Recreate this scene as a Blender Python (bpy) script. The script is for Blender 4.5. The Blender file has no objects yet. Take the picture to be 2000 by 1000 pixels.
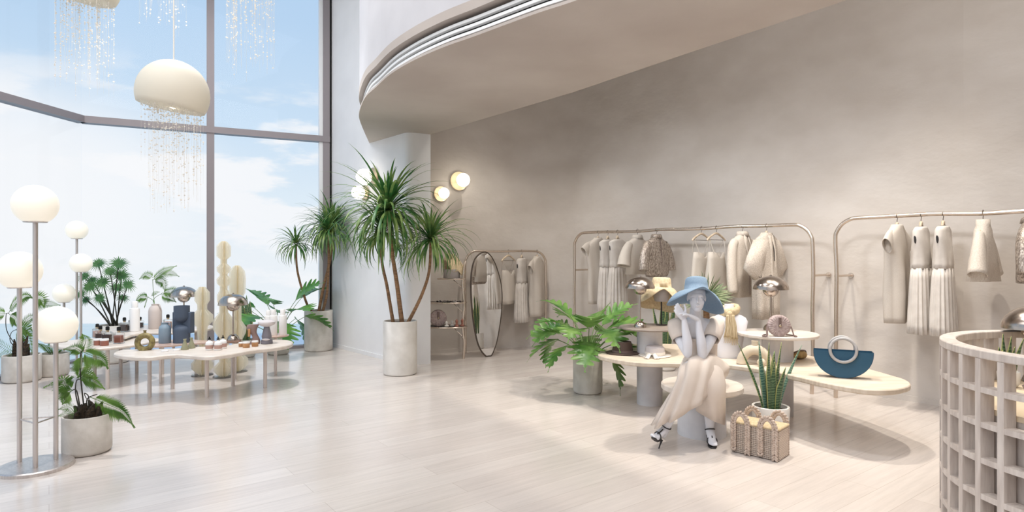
import bpy, math, random
from mathutils import Vector, Matrix, noise
random.seed(11)
S = bpy.context.scene
COL = S.collection
PI = math.pi
FPX, EYE = 1200.0, 1.55
def V(*a): return Vector(a)
def fl(px, py):
    Y = FPX*EYE/(py-500.0); return Vector(((px-1000)/FPX*Y, Y, 0))
def pl(px, py, z):
    Y = FPX*(EYE-z)/(py-500.0); return Vector(((px-1000)/FPX*Y, Y, z))
def at(px, py, Y): return Vector(((px-1000)/FPX*Y, Y, EYE-(py-500)/FPX*Y))
def lerp(a, b, t): return a+(b-a)*t
def sm(t): t = max(0, min(1, t)); return t*t*(3-2*t)
def interp(tab, x):
    if x <= tab[0][0]: return tab[0][1]
    for (x0, y0), (x1, y1) in zip(tab, tab[1:]):
        if x <= x1: return y0+(y1-y0)*(x-x0)/(x1-x0)
    return tab[-1][1]
def catmull(pts, n=6, closed=False):
    P = [Vector(p) for p in pts]; out = []; m = len(P)
    for i in range(m if closed else m-1):
        if closed: p0, p1, p2, p3 = P[i-1], P[i], P[(i+1) % m], P[(i+2) % m]
        else: p0, p1, p2, p3 = P[max(i-1, 0)], P[i], P[i+1], P[min(i+2, m-1)]
        for k in range(n):
            t = k/n
            out.append(0.5*((2*p1)+(-p0+p2)*t+(2*p0-5*p1+4*p2-p3)*t*t+(-p0+3*p1-3*p2+p3)*t**3))
    if not closed: out.append(P[-1])
    return out

class MB:
    def __init__(s): s.v = []; s.f = []; s.uv = {}
    def add(s, vs, fs, uvs=None):
        b = len(s.v); s.v += [tuple(p) for p in vs]; s.f += [tuple(b+i for i in f) for f in fs]
        if uvs:
            for i, u in enumerate(uvs): s.uv[b+i] = u
        return s
    def box(s, c, d, rot=0, M=None):
        x, y, z = d[0]/2, d[1]/2, d[2]/2
        vs = [Vector((sx*x, sy*y, sz*z)) for sz in (-1, 1) for sy in (-1, 1) for sx in (-1, 1)]
        R = M if M is not None else Matrix.Rotation(rot, 3, 'Z')
        vs = [R @ v+Vector(c) for v in vs]
        return s.add(vs, [(0, 2, 3, 1), (4, 5, 7, 6), (0, 1, 5, 4), (2, 6, 7, 3), (0, 4, 6, 2), (1, 3, 7, 5)])
    def tube(s, pts, r, seg=10, cap=True, flat=1.0, up=None, closed=False):
        P = [Vector(p) for p in pts]; n = len(P)
        R = r if isinstance(r, (list, tuple)) else [r]*n
        if len(R) != n: R = [interp([(i/(len(R)-1), q) for i, q in enumerate(R)], k/(n-1)) for k in range(n)]
        T = []
        for i in range(n):
            if closed: t = P[(i+1) % n]-P[i-1]
            else: t = P[min(i+1, n-1)]-P[max(i-1, 0)]
            if t.length < 1e-9: t = Vector((0, 0, 1))
            T.append(t.normalized())
        a = Vector(up) if up else (Vector((0, 0, 1)) if abs(T[0].z) < .9 else Vector((1, 0, 0)))
        nrm = (a-T[0]*a.dot(T[0])).normalized()
        vs = []
        for i in range(n):
            nrm = nrm-T[i]*nrm.dot(T[i])
            nrm = nrm.normalized() if nrm.length > 1e-6 else T[i].orthogonal().normalized()
            b = T[i].cross(nrm)
            for k in range(seg):
                q = 2*PI*k/seg
                vs.append(P[i]+nrm*(math.cos(q)*R[i]*flat)+b*(math.sin(q)*R[i]))
        fs = []
        for i in range(n if closed else n-1):
            j = (i+1) % n
            for k in range(seg):
                l = (k+1) % seg
                fs.append((i*seg+k, i*seg+l, j*seg+l, j*seg+k))
        if cap and not closed:
            fs.append(tuple(range(seg-1, -1, -1))); fs.append(tuple((n-1)*seg+k for k in range(seg)))
        return s.add(vs, fs)
    def lathe(s, prof, seg=32, c=(0, 0, 0), sx=1, sy=1, M=None, cap=True):
        vs = []; fs = []; n = len(prof)
        for (r, z) in prof:
            for k in range(seg):
                q = 2*PI*k/seg; p = Vector((r*math.cos(q)*sx, r*math.sin(q)*sy, z))
                if M is not None: p = M @ p
                vs.append(p+Vector(c))
        for i in range(n-1):
            for k in range(seg):
                l = (k+1) % seg
                fs.append((i*seg+k, i*seg+l, (i+1)*seg+l, (i+1)*seg+k))
        if cap and prof[0][0] > 1e-5: fs.append(tuple(range(seg-1, -1, -1)))
        if cap and prof[-1][0] > 1e-5: fs.append(tuple((n-1)*seg+k for k in range(seg)))
        return s.add(vs, fs)
    def ball(s, c, r, seg=20, rings=12, M=None):
        rr = r if isinstance(r, (tuple, list)) else (r, r, r)
        vs = []; fs = []
        for i in range(rings+1):
            a = -PI/2+PI*i/rings
            for k in range(seg):
                q = 2*PI*k/seg
                p = Vector((rr[0]*math.cos(a)*math.cos(q), rr[1]*math.cos(a)*math.sin(q), rr[2]*math.sin(a)))
                if M is not None: p = M @ p
                vs.append(p+Vector(c))
        for i in range(rings):
            for k in range(seg):
                l = (k+1) % seg; fs.append((i*seg+k, i*seg+l, (i+1)*seg+l, (i+1)*seg+k))
        return s.add(vs, fs)
    def prism(s, out, z0, z1):
        n = len(out); vs = [(p[0], p[1], z0) for p in out]+[(p[0], p[1], z1) for p in out]
        A = sum(out[i][0]*out[(i+1) % n][1]-out[(i+1) % n][0]*out[i][1] for i in range(n))
        fs = [tuple(range(n-1, -1, -1)), tuple(range(n, 2*n))]+[(i, (i+1) % n, n+(i+1) % n, n+i) for i in range(n)]
        if A < 0: fs = [tuple(reversed(f)) for f in fs]
        return s.add(vs, fs)
    def grid(s, rows, closed=False, uv=False):
        m = len(rows[0]); vs = [p for r in rows for p in r]; fs = []
        for i in range(len(rows)-1):
            for k in range(m if closed else m-1):
                l = (k+1) % m; fs.append((i*m+k, i*m+l, (i+1)*m+l, (i+1)*m+k))
        u = [(k/(m-1), i/(len(rows)-1)) for i in range(len(rows)) for k in range(m)] if uv else None
        return s.add(vs, fs, u)
    def leaf(s, path, widths, side, fold=.25):
        n = len(path); rows = []
        for i, p in enumerate(path):
            t = (Vector(path[min(i+1, n-1)])-Vector(path[max(i-1, 0)]))
            t = t.normalized() if t.length > 1e-9 else Vector((0, 0, 1))
            sd = Vector(side)-t*Vector(side).dot(t)
            sd = sd.normalized() if sd.length > 1e-6 else t.orthogonal().normalized()
            nn = sd.cross(t); w = widths[i] if isinstance(widths, list) else widths(i/(n-1))
            rows.append([Vector(p)-sd*w+nn*(fold*w), Vector(p), Vector(p)+sd*w+nn*(fold*w)])
        return s.grid(rows, uv=True)
    def build(s, name, mat, parent=None, loc=None, rot=0, smooth=True, angle=38, bevel=0, solid=0, subsurf=0, remesh=0):
        me = bpy.data.meshes.new(name); me.from_pydata([tuple(v) for v in s.v], [], s.f); me.update()
        if s.uv:
            ul = me.uv_layers.new(name='UVMap')
            for lp in me.loops: ul.data[lp.index].uv = s.uv.get(lp.vertex_index, (0, 0))
        o = bpy.data.objects.new(name, me); COL.objects.link(o)
        if mat: me.materials.append(mat)
        if smooth:
            me.polygons.foreach_set('use_smooth', [True]*len(me.polygons))
            if angle < 179: me.set_sharp_from_angle(angle=math.radians(angle))
        if parent: o.parent = parent
        if loc is not None: o.location = loc
        if rot: o.rotation_euler = (0, 0, rot) if isinstance(rot, (int, float)) else rot
        if solid:
            m = o.modifiers.new('s', 'SOLIDIFY'); m.thickness = solid; m.offset = 0
        if bevel:
            m = o.modifiers.new('b', 'BEVEL'); m.width = bevel; m.segments = 2; m.limit_method = 'ANGLE'; m.angle_limit = .6
        if subsurf:
            m = o.modifiers.new('u', 'SUBSURF'); m.levels = subsurf; m.render_levels = subsurf
        if remesh:
            m = o.modifiers.new('r', 'REMESH'); m.mode = 'VOXEL'; m.voxel_size = remesh; m.use_smooth_shade = True
            m = o.modifiers.new('k', 'SMOOTH'); m.factor = .5; m.iterations = 6
        return o

def tag(o, label, cat, group=None):
    o['label'] = label; o['category'] = cat
    if group: o['group'] = group
    return o
def thing(name, label, cat, loc=(0, 0, 0), rot=0, group=None):
    o = bpy.data.objects.new(name, None); COL.objects.link(o); o.empty_display_size = .1
    o.location = loc; o.rotation_euler = (0, 0, rot); tag(o, label, cat, group); return o
def struct(o): o['kind'] = 'structure'; return o
def dup(root, loc, rot=None, label=None, group=None, scale=None):
    def cp(o, par):
        c = o.copy(); COL.objects.link(c)
        if par: c.parent = par
        for ch in o.children: cp(ch, c)
        return c
    r = cp(root, None); r.location = loc
    if rot is not None: r.rotation_euler = (0, 0, rot)
    if label: r['label'] = label
    if group: r['group'] = group
    if scale: r.scale = (scale,)*3 if isinstance(scale, (int, float)) else scale
    return r

# ---------------------------------------------------------------- materials
def newmat(name):
    m = bpy.data.materials.new(name); m.use_nodes = True
    nt = m.node_tree; nt.nodes.clear()
    out = nt.nodes.new('ShaderNodeOutputMaterial')
    return m, nt, out
def nd(nt, t, **kw):
    n = nt.nodes.new(t)
    for k, v in kw.items():
        if k.startswith('i_'):
            key = k[2:]; key = int(key) if key.isdigit() else key.replace('_', ' ')
            n.inputs[key].default_value = v
        else: setattr(n, k, v)
    return n
def c4(c): return (c[0], c[1], c[2], 1)
def srgb(r, g, b):
    f = lambda x: (x/255/12.92) if x/255 <= .04045 else ((x/255+.055)/1.055)**2.4
    return (f(r), f(g), f(b))
def M(name, col, rough=.5, metal=0.0, col2=None, scale=6, detail=5, stretch=(1, 1, 1), bump=0, bscale=60, coat=0, transl=0, spec=None, dist=.01, wave=None, kind='noise', lo=.35, hi=.65):
    m, nt, out = newmat(name); L = nt.links
    p = nd(nt, 'ShaderNodeBsdfPrincipled'); p.inputs['Roughness'].default_value = rough; p.inputs['Metallic'].default_value = metal
    if spec is not None: p.inputs['Specular IOR Level'].default_value = spec
    p.inputs['Coat Weight'].default_value = coat
    p.inputs['Base Color'].default_value = c4(col)
    tc = nd(nt, 'ShaderNodeTexCoord'); mp = nd(nt, 'ShaderNodeMapping'); mp.inputs['Scale'].default_value = stretch
    L.new(tc.outputs['Object'], mp.inputs['Vector'])
    if col2 is not None:
        if kind == 'noise':
            t = nd(nt, 'ShaderNodeTexNoise', i_Scale=scale, i_Detail=detail); L.new(mp.outputs[0], t.inputs['Vector']); o = t.outputs[0]
        elif kind == 'voronoi':
            t = nd(nt, 'ShaderNodeTexVoronoi', i_Scale=scale); L.new(mp.outputs[0], t.inputs['Vector']); o = t.outputs['Color']
        else:
            t = nd(nt, 'ShaderNodeTexWave', i_Scale=scale, i_Distortion=2.0, i_Detail=2.0); t.bands_direction = kind; L.new(mp.outputs[0], t.inputs['Vector']); o = t.outputs['Fac']
        r = nd(nt, 'ShaderNodeMapRange'); r.inputs[1].default_value = lo; r.inputs[2].default_value = hi; L.new(o, r.inputs[0])
        mx = nd(nt, 'ShaderNodeMix', data_type='RGBA'); mx.inputs[6].default_value = c4(col); mx.inputs[7].default_value = c4(col2)
        L.new(r.outputs[0], mx.inputs[0]); L.new(mx.outputs[2], p.inputs['Base Color'])
        csock = mx.outputs[2]
    else: csock = None
    if bump:
        if wave:
            b1 = nd(nt, 'ShaderNodeTexWave', i_Scale=bscale, i_Distortion=.6); b1.bands_direction = wave[0]; L.new(mp.outputs[0], b1.inputs['Vector']); h = b1.outputs['Fac']
            if len(wave) > 1:
                b2 = nd(nt, 'ShaderNodeTexWave', i_Scale=bscale, i_Distortion=.6); b2.bands_direction = wave[1]; L.new(mp.outputs[0], b2.inputs['Vector'])
                mm = nd(nt, 'ShaderNodeMath', operation='MULTIPLY'); L.new(h, mm.inputs[0]); L.new(b2.outputs['Fac'], mm.inputs[1]); h = mm.outputs[0]
        else:
            b1 = nd(nt, 'ShaderNodeTexNoise', i_Scale=bscale, i_Detail=4.0); L.new(mp.outputs[0], b1.inputs['Vector']); h = b1.outputs[0]
        bp = nd(nt, 'ShaderNodeBump', i_Strength=bump, i_Distance=dist); L.new(h, bp.inputs['Height']); L.new(bp.outputs[0], p.inputs['Normal'])
    if transl:
        tr = nd(nt, 'ShaderNodeBsdfTranslucent'); tr.inputs[0].default_value = c4(col)
        if csock: L.new(csock, tr.inputs[0])
        ms = nd(nt, 'ShaderNodeMixShader'); ms.inputs[0].default_value = transl
        L.new(p.outputs[0], ms.inputs[1]); L.new(tr.outputs[0], ms.inputs[2]); L.new(ms.outputs[0], out.inputs[0])
    else: L.new(p.outputs[0], out.inputs[0])
    return m
def glassmat(name, tint=(1, 1, 1), gl=.06, rough=.02, mx=.55):
    m, nt, out = newmat(name); L = nt.links
    t = nd(nt, 'ShaderNodeBsdfTransparent'); t.inputs[0].default_value = c4(tint)
    g = nd(nt, 'ShaderNodeBsdfGlossy'); g.inputs['Roughness'].default_value = rough
    fr = nd(nt, 'ShaderNodeLayerWeight', i_Blend=.25)
    mr = nd(nt, 'ShaderNodeMapRange'); mr.inputs[3].default_value = gl; mr.inputs[4].default_value = mx; L.new(fr.outputs['Fresnel'], mr.inputs[0])
    ms = nd(nt, 'ShaderNodeMixShader'); L.new(mr.outputs[0], ms.inputs[0]); L.new(t.outputs[0], ms.inputs[1]); L.new(g.outputs[0], ms.inputs[2]); L.new(ms.outputs[0], out.inputs[0])
    return m
def emat(name, col, strength, base=(.8, .8, .8)):
    m, nt, out = newmat(name); p = nd(nt, 'ShaderNodeBsdfPrincipled')
    p.inputs['Base Color'].default_value = c4(base); p.inputs['Roughness'].default_value = .35
    p.inputs['Emission Color'].default_value = c4(col); p.inputs['Emission Strength'].default_value = strength
    nt.links.new(p.outputs[0], out.inputs[0]); return m

MAT = {}
MAT['wall'] = M('wall_plaster', srgb(218, 211, 204), .85, col2=srgb(198, 189, 180), scale=1.1, detail=9, stretch=(1, 1, 1.6), bump=.35, bscale=5, dist=.02, lo=.3, hi=.75)
MAT['whitewall'] = M('white_plaster', srgb(238, 237, 238), .8, col2=srgb(226, 225, 226), scale=1.4, detail=8, bump=.2, bscale=5, dist=.02, lo=.3, hi=.75)
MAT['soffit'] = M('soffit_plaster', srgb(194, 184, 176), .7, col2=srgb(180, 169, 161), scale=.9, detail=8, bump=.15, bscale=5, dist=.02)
MAT['mezz'] = M('mezzanine_plaster', srgb(206, 204, 207), .8, col2=srgb(196, 194, 197), scale=1.4)
MAT['white'] = M('white_paint', srgb(238, 238, 238), .5)
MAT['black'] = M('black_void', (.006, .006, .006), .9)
MAT['frame'] = M('window_frame_metal', srgb(150, 142, 144), .45, .3)
MAT['steel'] = M('brushed_steel', srgb(214, 207, 203), .32, .8, col2=srgb(196, 188, 184), scale=60, stretch=(1, 1, .05))
MAT['rail'] = M('warm_steel_tube', srgb(214, 200, 186), .24, .9)
MAT['dome'] = M('lamp_dome_metal', srgb(186, 174, 164), .2, 1)
MAT['concrete'] = M('pot_concrete', srgb(214, 208, 200), .85, col2=srgb(194, 187, 178), scale=7, detail=8, bump=.3, bscale=50, dist=.004)
MAT['palepot'] = M('pale_ceramic', srgb(232, 228, 222), .6, col2=srgb(216, 211, 204), scale=5)
MAT['soil'] = M('soil', srgb(92, 70, 52), .95, col2=srgb(50, 38, 30), scale=40, bump=1, bscale=50, dist=.02)
MAT['stump'] = M('fern_stump', srgb(66, 52, 36), .95, col2=srgb(30, 26, 18), scale=40, bump=1, bscale=40, dist=.02)
MAT['leafdark'] = M('leaf_dark', srgb(54, 104, 58), .45, col2=srgb(92, 138, 70), scale=3, transl=.25)
MAT['leafdrac'] = M('leaf_strap', srgb(60, 112, 58), .42, col2=srgb(158, 176, 104), scale=5, transl=.25, lo=.4, hi=.72)
MAT['leaffern'] = M('leaf_fern', srgb(70, 112, 44), .5, col2=srgb(120, 156, 70), scale=5, transl=.35)
MAT['leafphil'] = M('leaf_lobed', srgb(66, 116, 48), .35, col2=srgb(124, 160, 82), scale=5, transl=.22)
MAT['leafphild'] = M('leaf_lobed_dark', srgb(54, 110, 46), .35, col2=srgb(104, 154, 70), scale=4, transl=.25)
MAT['yucca'] = M('leaf_yucca', srgb(96, 120, 84), .5, col2=srgb(170, 180, 140), scale=9, transl=.15)
MAT['trunk'] = M('trunk_bark', srgb(150, 114, 82), .8, col2=srgb(112, 84, 60), scale=14, stretch=(1, 1, 4), bump=.5, bscale=40)
MAT['stalk'] = M('stalk_green', srgb(92, 122, 60), .5)
MAT['darkstalk'] = M('stalk_dark', srgb(44, 42, 32), .6)
MAT['tabletop'] = M('table_pale_stone', srgb(226, 216, 206), .35, col2=srgb(210, 198, 186), scale=3, stretch=(1, 4, 1), detail=6)
MAT['ovalwood'] = M('table_pale_wood', srgb(222, 208, 190), .5, col2=srgb(204, 188, 168), scale=4, stretch=(1, 9, 1), detail=6)
MAT['greytop'] = M('table_grey_top', srgb(150, 138, 128), .55, col2=srgb(136, 124, 115), scale=5)
MAT['column'] = M('column_plaster', srgb(216, 214, 216), .75, col2=srgb(204, 202, 204), scale=6)
MAT['leg'] = M('table_leg', srgb(216, 204, 196), .4)
MAT['globe'] = emat('opal_globe', (1, .90, .70), .30, (.84, .81, .74))
MAT['sconceglobe'] = emat('lit_globe', (1, .93, .78), 2.6)
MAT['brass'] = M('brushed_brass', srgb(196, 178, 150), .35, 1)
MAT['copperglass'] = M('pink_tray', srgb(206, 180, 166), .25, col2=srgb(196, 164, 150), scale=3)
MAT['glass'] = glassmat('clear_glass', (.97, .98, .98), .05)
MAT['pane'] = glassmat('window_pane', (.985, .99, 1), .004, .0, .05)
MAT['mirror'] = M('mirror_silver', (.9, .9, .9), .01, 1)
MAT['mirrorframe'] = M('mirror_frame', srgb(92, 82, 74), .4, .6)
MAT['blacktop'] = M('shelf_black', srgb(38, 34, 33), .4)
MAT['linen'] = M('linen_cream', srgb(222, 213, 202), .9, col2=srgb(212, 202, 191), scale=220, bump=.2, bscale=220, dist=.002, transl=.12)
MAT['white_cloth'] = M('cotton_white', srgb(228, 221, 213), .9, col2=srgb(216, 208, 200), scale=10, bump=.2, bscale=120, dist=.003, transl=.1)
MAT['quilt'] = M('quilted_knit', srgb(220, 210, 198), .9, col2=srgb(204, 192, 179), scale=110, bump=.5, bscale=60, dist=.006)
MAT['knit'] = M('chunky_knit', srgb(218, 208, 196), .95, col2=srgb(186, 173, 160), scale=70, stretch=(1, 1, 2.2), bump=.6, bscale=60, dist=.008)
MAT['sequin'] = M('sequins', srgb(206, 194, 182), .34, .5, col2=srgb(130, 116, 106), scale=120, kind='voronoi', stretch=(1.4, 1.4, .4), bump=.8, bscale=45, dist=.01, lo=.2, hi=.8)
MAT['beigesilk'] = M('dress_sateen', srgb(224, 212, 202), .65, col2=srgb(216, 203, 192), scale=4, bump=.1, bscale=10)
MAT['hangerwood'] = M('hanger_wood', srgb(226, 208, 186), .5, col2=srgb(206, 186, 160), scale=12)
MAT['wire'] = M('hook_wire', srgb(110, 100, 92), .35, .9)
MAT['mann'] = M('mannequin_white', srgb(226, 226, 232), .5)
MAT['felt'] = M('grey_felt', srgb(168, 160, 156), .9, bump=.3, bscale=150, dist=.003)
MAT['bluehat'] = M('blue_straw', srgb(142, 165, 187), .85, col2=srgb(132, 156, 180), scale=120, bump=.35, bscale=260, dist=.002)
MAT['bluebag'] = M('blue_leather', srgb(38, 82, 108), .5, bump=.15, bscale=180, dist=.003)
MAT['bluebagin'] = M('blue_leather_gusset', srgb(22, 50, 70), .55)
MAT['greyhandle'] = M('grey_resin', srgb(178, 174, 172), .4)
MAT['straw'] = M('cream_straw', srgb(232, 214, 180), .85, col2=srgb(214, 192, 154), scale=50, bump=.5, bscale=140, dist=.004, transl=.1)
MAT['paleribbon'] = M('pale_ribbon', srgb(234, 226, 216), .7)
MAT['browncloth'] = M('brown_felt', srgb(86, 70, 62), .9, bump=.3, bscale=120, dist=.003)
MAT['wicker'] = M('wicker_weave', srgb(214, 198, 184), .85, col2=srgb(186, 168, 154), scale=26, kind='Z', bump=1, bscale=22, wave=('X', 'Z'), dist=.012)
MAT['braid'] = M('rope_braid', srgb(206, 188, 174), .85, col2=srgb(176, 156, 142), scale=50)
MAT['rattan'] = M('rattan_pink', srgb(190, 172, 168), .75, col2=srgb(160, 140, 136), scale=40, bump=.6, bscale=90, dist=.005)
MAT['leather'] = M('brown_leather', srgb(112, 92, 86), .5)
MAT['scarf'] = M('scarf_straw', srgb(216, 198, 164), .9, col2=srgb(190, 168, 132), scale=30, stretch=(3, 3, .6), bump=.5, bscale=90, dist=.004)
MAT['sandbisque'] = M('sand_ceramic', srgb(220, 206, 184), .8, col2=srgb(204, 188, 164), scale=10)
MAT['olive'] = M('olive_glaze', srgb(160, 146, 92), .5, col2=srgb(104, 90, 54), scale=22, detail=6, bump=.3, bscale=20)
MAT['sage'] = M('sage_wax', srgb(152, 150, 122), .6)
MAT['slate'] = M('slate_blue', srgb(76, 88, 106), .65)
MAT['bluegrey'] = M('blue_grey_glaze', srgb(134, 152, 166), .55, col2=srgb(120, 138, 154), scale=6)
MAT['beigevase'] = M('beige_vase', srgb(204, 192, 186), .7)
MAT['whiteplastic'] = M('white_bottle', srgb(238, 236, 234), .35)
MAT['amber'] = M('dark_liquid', srgb(58, 36, 26), .2)
MAT['label'] = M('paper_label', srgb(186, 150, 138), .7)
MAT['jarwood'] = M('jar_wood', srgb(198, 150, 104), .5, col2=srgb(170, 122, 80), scale=20)
MAT['jarbrown'] = M('jar_brown', srgb(150, 96, 80), .4)
MAT['taupe'] = M('taupe_glaze', srgb(142, 118, 112), .5)
MAT['mushtop'] = M('mushroom_pale', srgb(206, 198, 198), .5)
MAT['mushgrey'] = M('mushroom_grey', srgb(128, 124, 132), .5)
def acryl(name, col, tf):
    m, nt, out = newmat(name); L = nt.links
    d = nd(nt, 'ShaderNodeBsdfDiffuse'); d.inputs[0].default_value = c4(col); t = nd(nt, 'ShaderNodeBsdfTranslucent'); t.inputs[0].default_value = c4(col)
    x = nd(nt, 'ShaderNodeBsdfTransparent'); x.inputs[0].default_value = c4((1, .98, .93))
    a = nd(nt, 'ShaderNodeMixShader', i_0=.6); L.new(d.outputs[0], a.inputs[1]); L.new(t.outputs[0], a.inputs[2])
    b = nd(nt, 'ShaderNodeMixShader', i_0=tf); L.new(a.outputs[0], b.inputs[1]); L.new(x.outputs[0], b.inputs[2]); L.new(b.outputs[0], out.inputs[0]); return m
MAT['cream'] = acryl('cream_acrylic', srgb(254, 250, 240), .55)
MAT['creamrib'] = acryl('cream_acrylic_rib', srgb(252, 242, 216), .35)
MAT['pearl'] = M('pendant_pearl', srgb(246, 242, 232), .45, transl=.45)
MAT['bead'] = M('crystal_bead', srgb(252, 248, 242), .2, transl=.6)
MAT['counterwood'] = M('ash_wood', srgb(216, 206, 198), .6, col2=srgb(192, 180, 172), scale=5, stretch=(6, 6, .7), detail=7, bump=.2, bscale=14)
MAT['countertop'] = M('counter_cream', srgb(230, 212, 184), .5, col2=srgb(220, 200, 170), scale=3)
MAT['shoe'] = M('shoe_black_strap', srgb(40, 36, 36), .4)
MAT['shoewhite'] = M('shoe_white', srgb(240, 240, 240), .4)
MAT['gold'] = M('gold_fabric', srgb(196, 168, 116), .45, .3, col2=srgb(160, 132, 84), scale=20)
MAT['books'] = M('box_brown', srgb(176, 140, 122), .6)
MAT['cord'] = M('white_cord', srgb(226, 222, 214), .6)
def snakemat(name, a, b, edge):
    m, nt, out = newmat(name); L = nt.links
    p = nd(nt, 'ShaderNodeBsdfPrincipled', i_Roughness=.4)
    uv = nd(nt, 'ShaderNodeUVMap'); sx = nd(nt, 'ShaderNodeSeparateXYZ'); L.new(uv.outputs[0], sx.inputs[0])
    tc = nd(nt, 'ShaderNodeTexCoord'); wv = nd(nt, 'ShaderNodeTexWave', i_Scale=14.0, i_Distortion=7.0, i_Detail=3.0); wv.bands_direction = 'Z'; L.new(tc.outputs['Object'], wv.inputs['Vector'])
    mx = nd(nt, 'ShaderNodeMix', data_type='RGBA'); mx.inputs[6].default_value = c4(a); mx.inputs[7].default_value = c4(b); L.new(wv.outputs['Fac'], mx.inputs[0])
    d = nd(nt, 'ShaderNodeMath', operation='SUBTRACT', i_1=.5); L.new(sx.outputs[0], d.inputs[0])
    ab = nd(nt, 'ShaderNodeMath', operation='ABSOLUTE'); L.new(d.outputs[0], ab.inputs[0])
    gt = nd(nt, 'ShaderNodeMath', operation='GREATER_THAN', i_1=.4); L.new(ab.outputs[0], gt.inputs[0])
    m2 = nd(nt, 'ShaderNodeMix', data_type='RGBA'); m2.inputs[7].default_value = c4(edge); L.new(mx.outputs[2], m2.inputs[6]); L.new(gt.outputs[0], m2.inputs[0])
    L.new(m2.outputs[2], p.inputs['Base Color']); L.new(p.outputs[0], out.inputs[0]); return m
MAT['snake'] = snakemat('leaf_snake', srgb(40, 74, 50), srgb(104, 130, 92), srgb(176, 176, 110))
MAT['snakepale'] = snakemat('leaf_snake_blue', srgb(62, 106, 96), srgb(128, 160, 140), srgb(170, 184, 140))
def floormat():
    m, nt, out = newmat('floor_planks'); L = nt.links
    p = nd(nt, 'ShaderNodeBsdfPrincipled'); p.inputs['Roughness'].default_value = .3
    tc = nd(nt, 'ShaderNodeTexCoord'); mp = nd(nt, 'ShaderNodeMapping'); mp.inputs['Rotation'].default_value = (0, 0, math.radians(-37))
    L.new(tc.outputs['Object'], mp.inputs[0])
    br = nd(nt, 'ShaderNodeTexBrick', i_Scale=1.0, i_Mortar_Size=.0016, i_Mortar_Smooth=.2, i_Bias=0.0, i_Brick_Width=2.2, i_Row_Height=.2)
    br.offset = .37; br.inputs['Color1'].default_value = c4(srgb(216, 207, 200)); br.inputs['Color2'].default_value = c4(srgb(208, 198, 191)); br.inputs['Mortar'].default_value = c4(srgb(188, 176, 167))
    L.new(mp.outputs[0], br.inputs['Vector'])
    m2 = nd(nt, 'ShaderNodeMapping'); m2.inputs['Scale'].default_value = (1.2, 16, 1); L.new(mp.outputs[0], m2.inputs[0])
    nz = nd(nt, 'ShaderNodeTexNoise', i_Scale=1.6, i_Detail=8.0, i_Roughness=.65); L.new(m2.outputs[0], nz.inputs['Vector'])
    mr = nd(nt, 'ShaderNodeMapRange'); mr.inputs[1].default_value = .3; mr.inputs[2].default_value = .7; mr.inputs[3].default_value = .90; mr.inputs[4].default_value = 1.04; L.new(nz.outputs[0], mr.inputs[0])
    mx = nd(nt, 'ShaderNodeMix', data_type='RGBA', blend_type='MULTIPLY'); mx.inputs[0].default_value = 1; L.new(br.outputs[0], mx.inputs[6]); L.new(mr.outputs[0], mx.inputs[7])
    L.new(mx.outputs[2], p.inputs['Base Color'])
    r2 = nd(nt, 'ShaderNodeMapRange'); r2.inputs[3].default_value = .10; r2.inputs[4].default_value = .24; L.new(nz.outputs[0], r2.inputs[0]); L.new(r2.outputs[0], p.inputs['Roughness'])
    bp = nd(nt, 'ShaderNodeBump', i_Strength=.12, i_Distance=.004); L.new(nz.outputs[0], bp.inputs['Height']); L.new(bp.outputs[0], p.inputs['Normal'])
    L.new(p.outputs[0], out.inputs[0]); return m
MAT['floor'] = floormat()
MAT['sea'] = M('sea_water', srgb(206, 240, 236), .18, col2=srgb(222, 246, 240), scale=.15, spec=.6)
MAT['terrace'] = M('white_terrace', srgb(238, 240, 244), .8)
# ---------------------------------------------------------------- camera, world
cam = bpy.data.cameras.new('camera'); co = bpy.data.objects.new('camera', cam); COL.objects.link(co)
cam.sensor_width = 36; cam.lens = 21.6; cam.clip_end = 5000
co.location = (0, 0, EYE); co.rotation_euler = (PI/2, 0, 0); S.camera = co
S.view_settings.view_transform = 'Standard'; S.view_settings.look = 'None'; S.view_settings.gamma = 1; S.view_settings.use_curve_mapping = False
S.view_settings.exposure = 0.2
w = bpy.data.worlds.new('sky'); S.world = w; w.use_nodes = True; nt = w.node_tree; nt.nodes.clear(); L = nt.links
out = nd(nt, 'ShaderNodeOutputWorld'); bg = nd(nt, 'ShaderNodeBackground'); bg.inputs['Strength'].default_value = .86
tc = nd(nt, 'ShaderNodeTexCoord'); sp = nd(nt, 'ShaderNodeSeparateXYZ'); L.new(tc.outputs['Generated'], sp.inputs[0])
cr = nd(nt, 'ShaderNodeValToRGB'); e = cr.color_ramp.elements
e[0].position = 0.0; e[0].color = c4(srgb(236, 244, 249)); e[1].position = 1.0; e[1].color = c4(srgb(150, 192, 234))
for pos, c in ((.5, srgb(240, 246, 250)), (.54, srgb(228, 241, 250)), (.60, srgb(206, 228, 247)), (.67, srgb(188, 216, 243))):
    q = e.new(pos); q.color = c4(c)
ma = nd(nt, 'ShaderNodeMath', operation='MULTIPLY_ADD', i_1=.5, i_2=.5); L.new(sp.outputs[2], ma.inputs[0]); L.new(ma.outputs[0], cr.inputs[0])
mp = nd(nt, 'ShaderNodeMapping'); mp.inputs['Scale'].default_value = (2.2, 2.2, 7.5); mp.inputs['Location'].default_value = (.35, .1, .42); L.new(tc.outputs['Generated'], mp.inputs[0])
nz = nd(nt, 'ShaderNodeTexNoise', i_Scale=1.7, i_Detail=9.0, i_Roughness=.58); L.new(mp.outputs[0], nz.inputs['Vector'])
mr = nd(nt, 'ShaderNodeMapRange', interpolation_type='SMOOTHSTEP'); mr.inputs[1].default_value = .49; mr.inputs[2].default_value = .58; L.new(nz.outputs[0], mr.inputs[0])
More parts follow.
